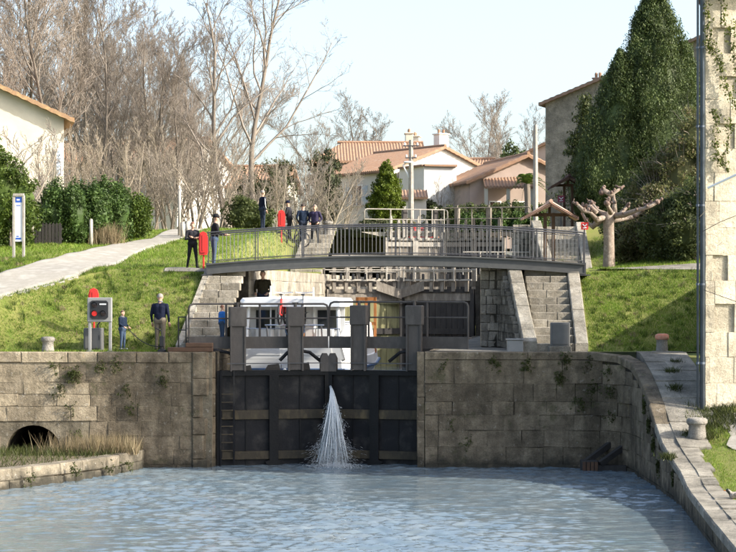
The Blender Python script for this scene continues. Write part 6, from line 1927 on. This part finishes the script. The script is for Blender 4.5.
# palm
b = on_ground(527, 106); zc = ZP(184, 106)
t = thing('palm_tree', 'small palm with drooping fronds before the pinkish house', 'palm', b)
mb = MB(); mb.tube([b - Vector((0, 0, .2)), Vector((b.x + .05, b.y, (b.z + zc) / 2)), Vector((b.x, b.y, zc))], [.2, .17, .19], 8); mb.build('trunk', M['bark'], t)
rg = random.Random(91)
for i in range(22):
    a = rg.uniform(0, 6.28); el = rg.uniform(.1, 1.4); L_ = rg.uniform(1.3, 2.0)
    d = Vector((math.cos(a) * math.cos(el), math.sin(a) * math.cos(el), math.sin(el))); c = Vector((b.x, b.y, zc))
    pts = [c + d * (L_ * u_) + Vector((0, 0, -.7 * u_ * u_ * L_)) for u_ in (0, .25, .5, .75, 1)]
    mb = MB(); mb.tube(pts, [.025, .02, .016, .012, .006], 3)
    sd_ = d.cross(Vector((0, 0, 1))).normalized()
    for k in range(1, 12):
        u_ = k / 12; q = c + d * (L_ * u_) + Vector((0, 0, -.7 * u_ * u_ * L_))
        for sx in (-1, 1):
            e = q + (sd_ * sx + d * .5).normalized() * .42 * (1 - .5 * u_) + Vector((0, 0, -.12)); w_ = d * .035
            mb.add([q - w_, q + w_, e], [(0, 1, 2)])
    mb.build('frond', M['leaf_hedge'], t)

# --- conifers on the right
def cone_tree(label, px, Y, ytop, rbase, seed, m_, n, per, lowk=.08, lob=0.18, size=.075, cs=(.3, .3, .45), group=None, leanx=0):
    b = on_ground(px, Y); H = ZP(ytop, Y) - b.z
    t = thing('cypress_tree', label, 'tree', b, group)
    r = np.random.RandomState(seed)
    u = r.uniform(0, 1, n) ** 1.25
    prof = np.minimum(1.0, .35 + 3.2 * u) * (1 - u ** 1.7) + .03
    th = r.uniform(0, 2 * np.pi, n)
    lobes = 1 + lob * np.sin(3 * th + 7 * u + seed) + lob * .7 * np.sin(7 * th - 11 * u)
    rad = rbase * prof * lobes * r.uniform(.72, 1.03, n)
    cen = np.stack([rad * np.cos(th) + leanx * u, rad * np.sin(th), (lowk + (1 - lowk) * u) * H], -1)
    V, Fq = leaves(cen, per, cs, size, seed + 1, .4, .9)
    link(bpy.data.objects.new('crown', np_mesh('crown', V, Fq, m_)), t)
    mb = MB(); prof_ = []
    for i in range(15):
        uu = i / 14; prof_.append((max(.02, rbase * .78 * (min(1, .35 + 3.2 * uu) * (1 - uu ** 1.7) + .02)), (lowk + (1 - lowk) * uu) * H * .985))
    mb.lathe(prof_, b, 14)
    rr = random.Random(seed); mb.v = [(x + rr.uniform(-.08, .08) + leanx * (z - b.z) / H, y + rr.uniform(-.08, .08), z) for x, y, z in mb.v]
    mb.build('inner_foliage', m_, t)
    mb = MB(); mb.tube([b - Vector((0, 0, .2)), b + Vector((0, 0, H * .5))], [.22, .1], 8); mb.build('trunk', M['bark'], t)
GC = 'tall dark cypresses on the right bank'
cone_tree('tallest dark cypress, its tip above the top of the picture', 655, 84, -16, 3.0, 601, M['leaf_cypress'], 2300, 60, lob=.10, size=.055, cs=(.22, .22, .5), group=GC)
cone_tree('shorter bushy cypress on the left of the dark group', 614, 83, 56, 1.95, 603, M['leaf_cypress'], 1200, 55, lob=.16, size=.055, cs=(.22, .22, .45), group=GC, leanx=.3)
cone_tree('slim cypress at the right of the group, next to the building', 689, 86, 52, 1.25, 605, M['leaf_cypress'], 700, 50, lob=.1, size=.055, cs=(.2, .2, .45), group=GC)
cone_tree('low broad cypress foot at the left edge of the dark group', 607, 87, 78, 1.3, 607, M['leaf_cypress'], 600, 50, lob=.2, size=.06, group=GC)
cone_tree('loose yellow green conifer in front of the grey stone house', 586, 89, 96, 1.2, 609, M['leaf_conifer'], 210, 40, lob=.4, size=.08, cs=(.4, .35, .25))
# --- scrub mass on the right bank
sc_list = [(637, 67.5, 1.0, 1.5, 'leaf_scrub', 'low olive bush right of the plane tree'), (656, 67.8, 1.2, 2.6, 'leaf_scrub', 'broad olive green bush in the middle of the right bank'), (676, 66, 1.25, 2.5, 'leaf_scrub_dark', 'dark bush left of the drainpipe'), (697, 65, 1.2, 2.8, 'leaf_scrub_dark', 'dark bush touching the cream building'),
           (648, 73, 1.3, 3.3, 'leaf_scrub_dark', 'tall bush below the tallest cypress'), (668, 72, 1.5, 3.9, 'leaf_scrub', 'tall brownish bush under the cypress trunks'), (694, 71, 1.4, 5.0, 'leaf_scrub', 'tallest scrub next to the drainpipe'), (632, 78, 1.2, 2.2, 'leaf_scrub_dark', 'low shrub between the plane tree and the cypresses')]
for i, (px, Y, wd, hh, m_, lb) in enumerate(sc_list):
    b = on_ground(px, Y)
    shrub('scrub_bush', lb, 'bush', b, [(-wd * .3, 0, hh * .4, wd * .8, .9, hh * .45), (wd * .35, .2, hh * .5, wd * .8, .9, hh * .5), (0, .1, hh * .75, wd * .6, .7, hh * .3)], 300, 46, .24, .055, M[m_], 621 + i, core=.6, twigs=70, group='scrub on the right bank', up=.2)

# --- climbing plant on the cream building
t = thing('climbing_vine', 'yellow green vine climbing the cream ashlar wall', 'vine', (9.7, 49.9, 2.4))
rg = random.Random(95); mb = MB(); cen = []
strands = [[(706, -5), (709, 30), (716, 55), (724, 80), (731, 100), (740, 115)], [(722, -5), (725, 20), (731, 45), (740, 70)], [(709, 8), (706, 45), (712, 50), (721, 66)], [(712, 110), (718, 125), (716, 150), (719, 165)], [(727, 118), (729, 140), (722, 160), (726, 172)], [(736, 20), (734, 60), (738, 90)]]
for st in strands:
    pts = []
    for (a, b_) in zip(st, st[1:]):
        for k in range(8):
            u_ = k / 8; q = P(a[0] + (b_[0] - a[0]) * u_ + rg.uniform(-1, 1), a[1] + (b_[1] - a[1]) * u_, 49.88 + .1 * max(0, (a[0] - 706) / 36)); pts.append(q); cen.append(q + Vector((rg.gauss(0, .05), -.04, rg.gauss(0, .05))))
    mb.tube(pts, .011, 4)
for k in range(26):
    q = P(rg.uniform(706, 738), rg.uniform(200, 330), 49.9); e = q + Vector((rg.uniform(-.35, .35), -rg.uniform(.02, .1), rg.uniform(-.25, .1))); mb.tube([q, q.lerp(e, .5) + Vector((0, -.03, .05)), e], .006, 3)
so_ = mb.build('stems', M['bark_pale'], t); so_['kind'] = 'stuff'
V, Fq = leaves(np.array([tuple(c) for c in cen]) - np.array(t.location), 9, (.11, .05, .11), .038, 96, .7)
link(bpy.data.objects.new('leaves', np_mesh('leaves', V, Fq, M['leaf_ivy'])), t)

# ---------------------------------------------------------------- grass and weeds (nobody could count them)
M['grass'] = leaf_mat('grass_blade', [(.10, .195, .014), (.17, .295, .022), (.25, .355, .045), (.33, .34, .10)], .4)
def blades(name, pts, hlo, hhi, wd, m_, seed, label, lean=.5):
    r = np.random.RandomState(seed)
    p = np.asarray(pts, dtype=float); n = len(p)
    h = r.uniform(hlo, hhi, n); th = r.uniform(0, 2 * np.pi, n)
    dx = np.stack([np.cos(th), np.sin(th), np.zeros(n)], -1) * (wd * r.uniform(.6, 1.3, n))[:, None]
    tip = p + np.stack([r.normal(0, lean, n) * h, r.normal(0, lean, n) * h, h], -1)
    V = np.stack([p - dx, p + dx, tip], 1).reshape(-1, 3)
    o = bpy.data.objects.new(name, np_mesh(name, V, np.arange(n * 3).reshape(n, 3), m_)); link(o)
    return tag(o, label, 'grass', kind='stuff')
rr = random.Random(5)
def scatter(n, x0, x1, y0, y1, ok, patch=True):
    out = []
    while len(out) < n:
        x = rr.uniform(x0, x1); y = rr.uniform(y0, y1)
        if patch and math.sin(x * 2.1 + 1.3 * math.sin(y * 1.7)) * math.sin(y * 2.7 + x) < -.55 and rr.random() < .5: continue
        if ok(x, y): out.append((x, y, zground(x, y) - .01))
    return out
lok = lambda x, y: not in_path(x, y) and x < (-6.04 + .6 * (y - 56) / 4.5 if y < 60.5 else (-7.0 if y < 62.1 else chl(y) - 1.9))
blades('grass', scatter(52000, -14, -4.5, 55.35, 63.5, lok), .035, .10, .010, M['grass'], 701, 'short green grass on the left bank')
blades('grass', scatter(42000, -16, -2.5, 63.5, 80, lok), .05, .14, .014, M['grass'], 702, 'green grass beyond the gravel path and on the mound')
rok = lambda x, y: x > (6.95 + .25 * (y - 55.9) / 4.6 if y < 61 else max(7.7 if y < 77 else 9.6, ret_r(y) + 3.6)) and not (61.1 < y < 63.7)
blades('grass', scatter(42000, 6.8, 13, 55.75, 61.1, rok), .035, .10, .010, M['grass'], 703, 'short green grass on the right bank')
blades('grass', scatter(24000, 7.7, 14, 63.6, 80, rok), .05, .13, .014, M['grass'], 704, 'green lawn around the plane tree')
def tufts(n, ok, x0, x1, y0, y1, seed):
    r_ = random.Random(seed); out = []
    while n:
        x = r_.uniform(x0, x1); y = r_.uniform(y0, y1)
        if not ok(x, y): continue
        n -= 1
        for k in range(26):
            a_, b_ = x + r_.gauss(0, .05), y + r_.gauss(0, .05)
            if ok(a_, b_): out.append((a_, b_, zground(a_, b_) - .01))
    return out
blades('grass_tufts', tufts(260, lok, -14, -4.5, 55.4, 63.5, 1), .08, .2, .010, M['leaf_hedge'], 721, 'darker longer grass tufts dotted over the left bank')
blades('grass_tufts', tufts(160, rok, 6.9, 13, 55.8, 61, 2), .08, .2, .010, M['leaf_hedge'], 722, 'darker longer grass tufts dotted over the right bank')
blades('dry_tufts', tufts(90, lok, -14, -4.5, 55.6, 63.5, 3) + tufts(60, rok, 6.9, 13, 55.9, 61, 4), .05, .14, .010, M['straw'], 723, 'dry yellow tufts among the grass of both banks')
# ramp turf
pts = []
while len(pts) < 24000:
    x = rr.uniform(8.0, 11.0); y = rr.uniform(36, 49.6)
    if 46.8 < y and x > 9.75 + .15 * math.sin(y * 3): continue
    if x < (9.12 if y > 47.8 else interp(y, [33, 38, 42, 45, 48], [7.75, 8.15, 8.5, 8.72, 8.8])) + .06 * math.sin(y * 4): continue
    pts.append((x, y, zramp_ground(x, y) - .01))
blades('grass', pts, .03, .10, .009, M['grass'], 705, 'grass beside the stepped ramp on the right')
# weeds at the building foot and in slab joints
pts = []
for (px, py, Y, n, sx) in ((712, 406, 49.6, 900, .35), (730, 408, 49.5, 900, .35), (690, 414, 48.6, 350, .12), (705, 416, 48.5, 350, .15), (672, 372, 52.6, 200, .1), (675, 388, 51.2, 260, .1), (676, 360, 53.6, 120, .08), (668, 462, 46.5, 220, .1)):
    c = P(px, py, Y)
    for _ in range(n):
        x = c.x + rr.gauss(0, sx); y = Y + rr.gauss(0, sx); pts.append((x, y, zramp_ground(x, y) + .02))
blades('weeds', pts, .06, .22, .014, M['weed'], 706, 'weeds at the foot of the cream building and in slab joints')
# dry grass and green tufts on the low ledge
pts = []
while len(pts) < 2600:
    x = rr.uniform(-11.8, -7.0); y = rr.uniform(48.6, 54.9)
    lim = np.interp(x, [a for a, b_ in LP], [b_ for a, b_ in LP])
    if y < lim + .45: continue
    if y < 53.2 and rr.random() < .75: continue
    pts.append((x, y, .5))
blades('ledge_grass', pts, .08, .32, .011, M['weed'], 707, 'green tufts growing on the low stone ledge')
pts = []
while len(pts) < 2600:
    x = rr.gauss(-8.0, .85); y = rr.uniform(53.6, 54.95)
    if not -10.2 < x < -6.95: continue
    pts.append((x, y, .5))
blades('dry_grass', pts, .2, .72, .008, M['straw'], 708, 'dry straw coloured grass on the ledge against the wall', .28)
pts = [(XP(107, 72) + rr.gauss(0, .3), 71.3 + rr.gauss(0, .25), 0) for _ in range(900)]
pts = [(x, y, zground(x, y)) for x, y, z in pts]
blades('dry_grass', pts, .4, 1.0, .012, M['straw'], 709, 'dry reeds at the foot of the laurel bushes', .25)
# weeds rooted in the wall joints
cen = []
for (px, py, n, Y) in ((74, 375, 26, 54.95), (54, 367, 7, 54.95), (101, 369, 8, 54.95), (117, 367, 8, 54.95), (163, 378, 9, 54.95), (127, 391, 7, 54.95), (131, 409, 6, 54.95), (70, 410, 5, 54.95), (58, 393, 5, 54.95), (77, 435, 6, 54.95), (63, 383, 5, 54.95),
                     (527, 367, 12, 54.95), (495, 363, 9, 54.95), (566, 360, 12, 54.93), (560, 378, 14, 54.93), (589, 364, 9, 54.93), (607, 372, 6, 54.6), (592, 390, 10, 54.7), (609, 391, 9, 54.55), (580, 403, 8, 54.9), (608, 418, 5, 54.5), (452, 424, 3, 54.95), (467, 445, 4, 54.95), (442, 366, 4, 54.95),
                     (647, 405, 12, 51.0), (650, 425, 14, 50.2), (652, 445, 14, 49.4), (655, 465, 12, 48.6), (668, 478, 8, 46.2), (245 / 1.0 - 3, 440, 0, 54.9), (75, 471, 9, 50.6), (110, 468, 7, 52.2), (128, 466, 6, 53.2), (30, 480, 5, 49.2)):
    for _ in range(n * 3):
        q = P(px + rr.gauss(0, 3.2), py + rr.gauss(0, 4), Y)
        if px > 640: q.x = 7.86
        cen.append(tuple(q + Vector((0, -.03, 0))))
V, Fq = leaves(np.array(cen), 7, (.06, .05, .06), .030, 711, .5, .3)
o = bpy.data.objects.new('wall_weeds', np_mesh('wall_weeds', V, Fq, M['weed'])); link(o); tag(o, 'small green weeds growing from joints of the lock walls', 'weeds', kind='stuff')
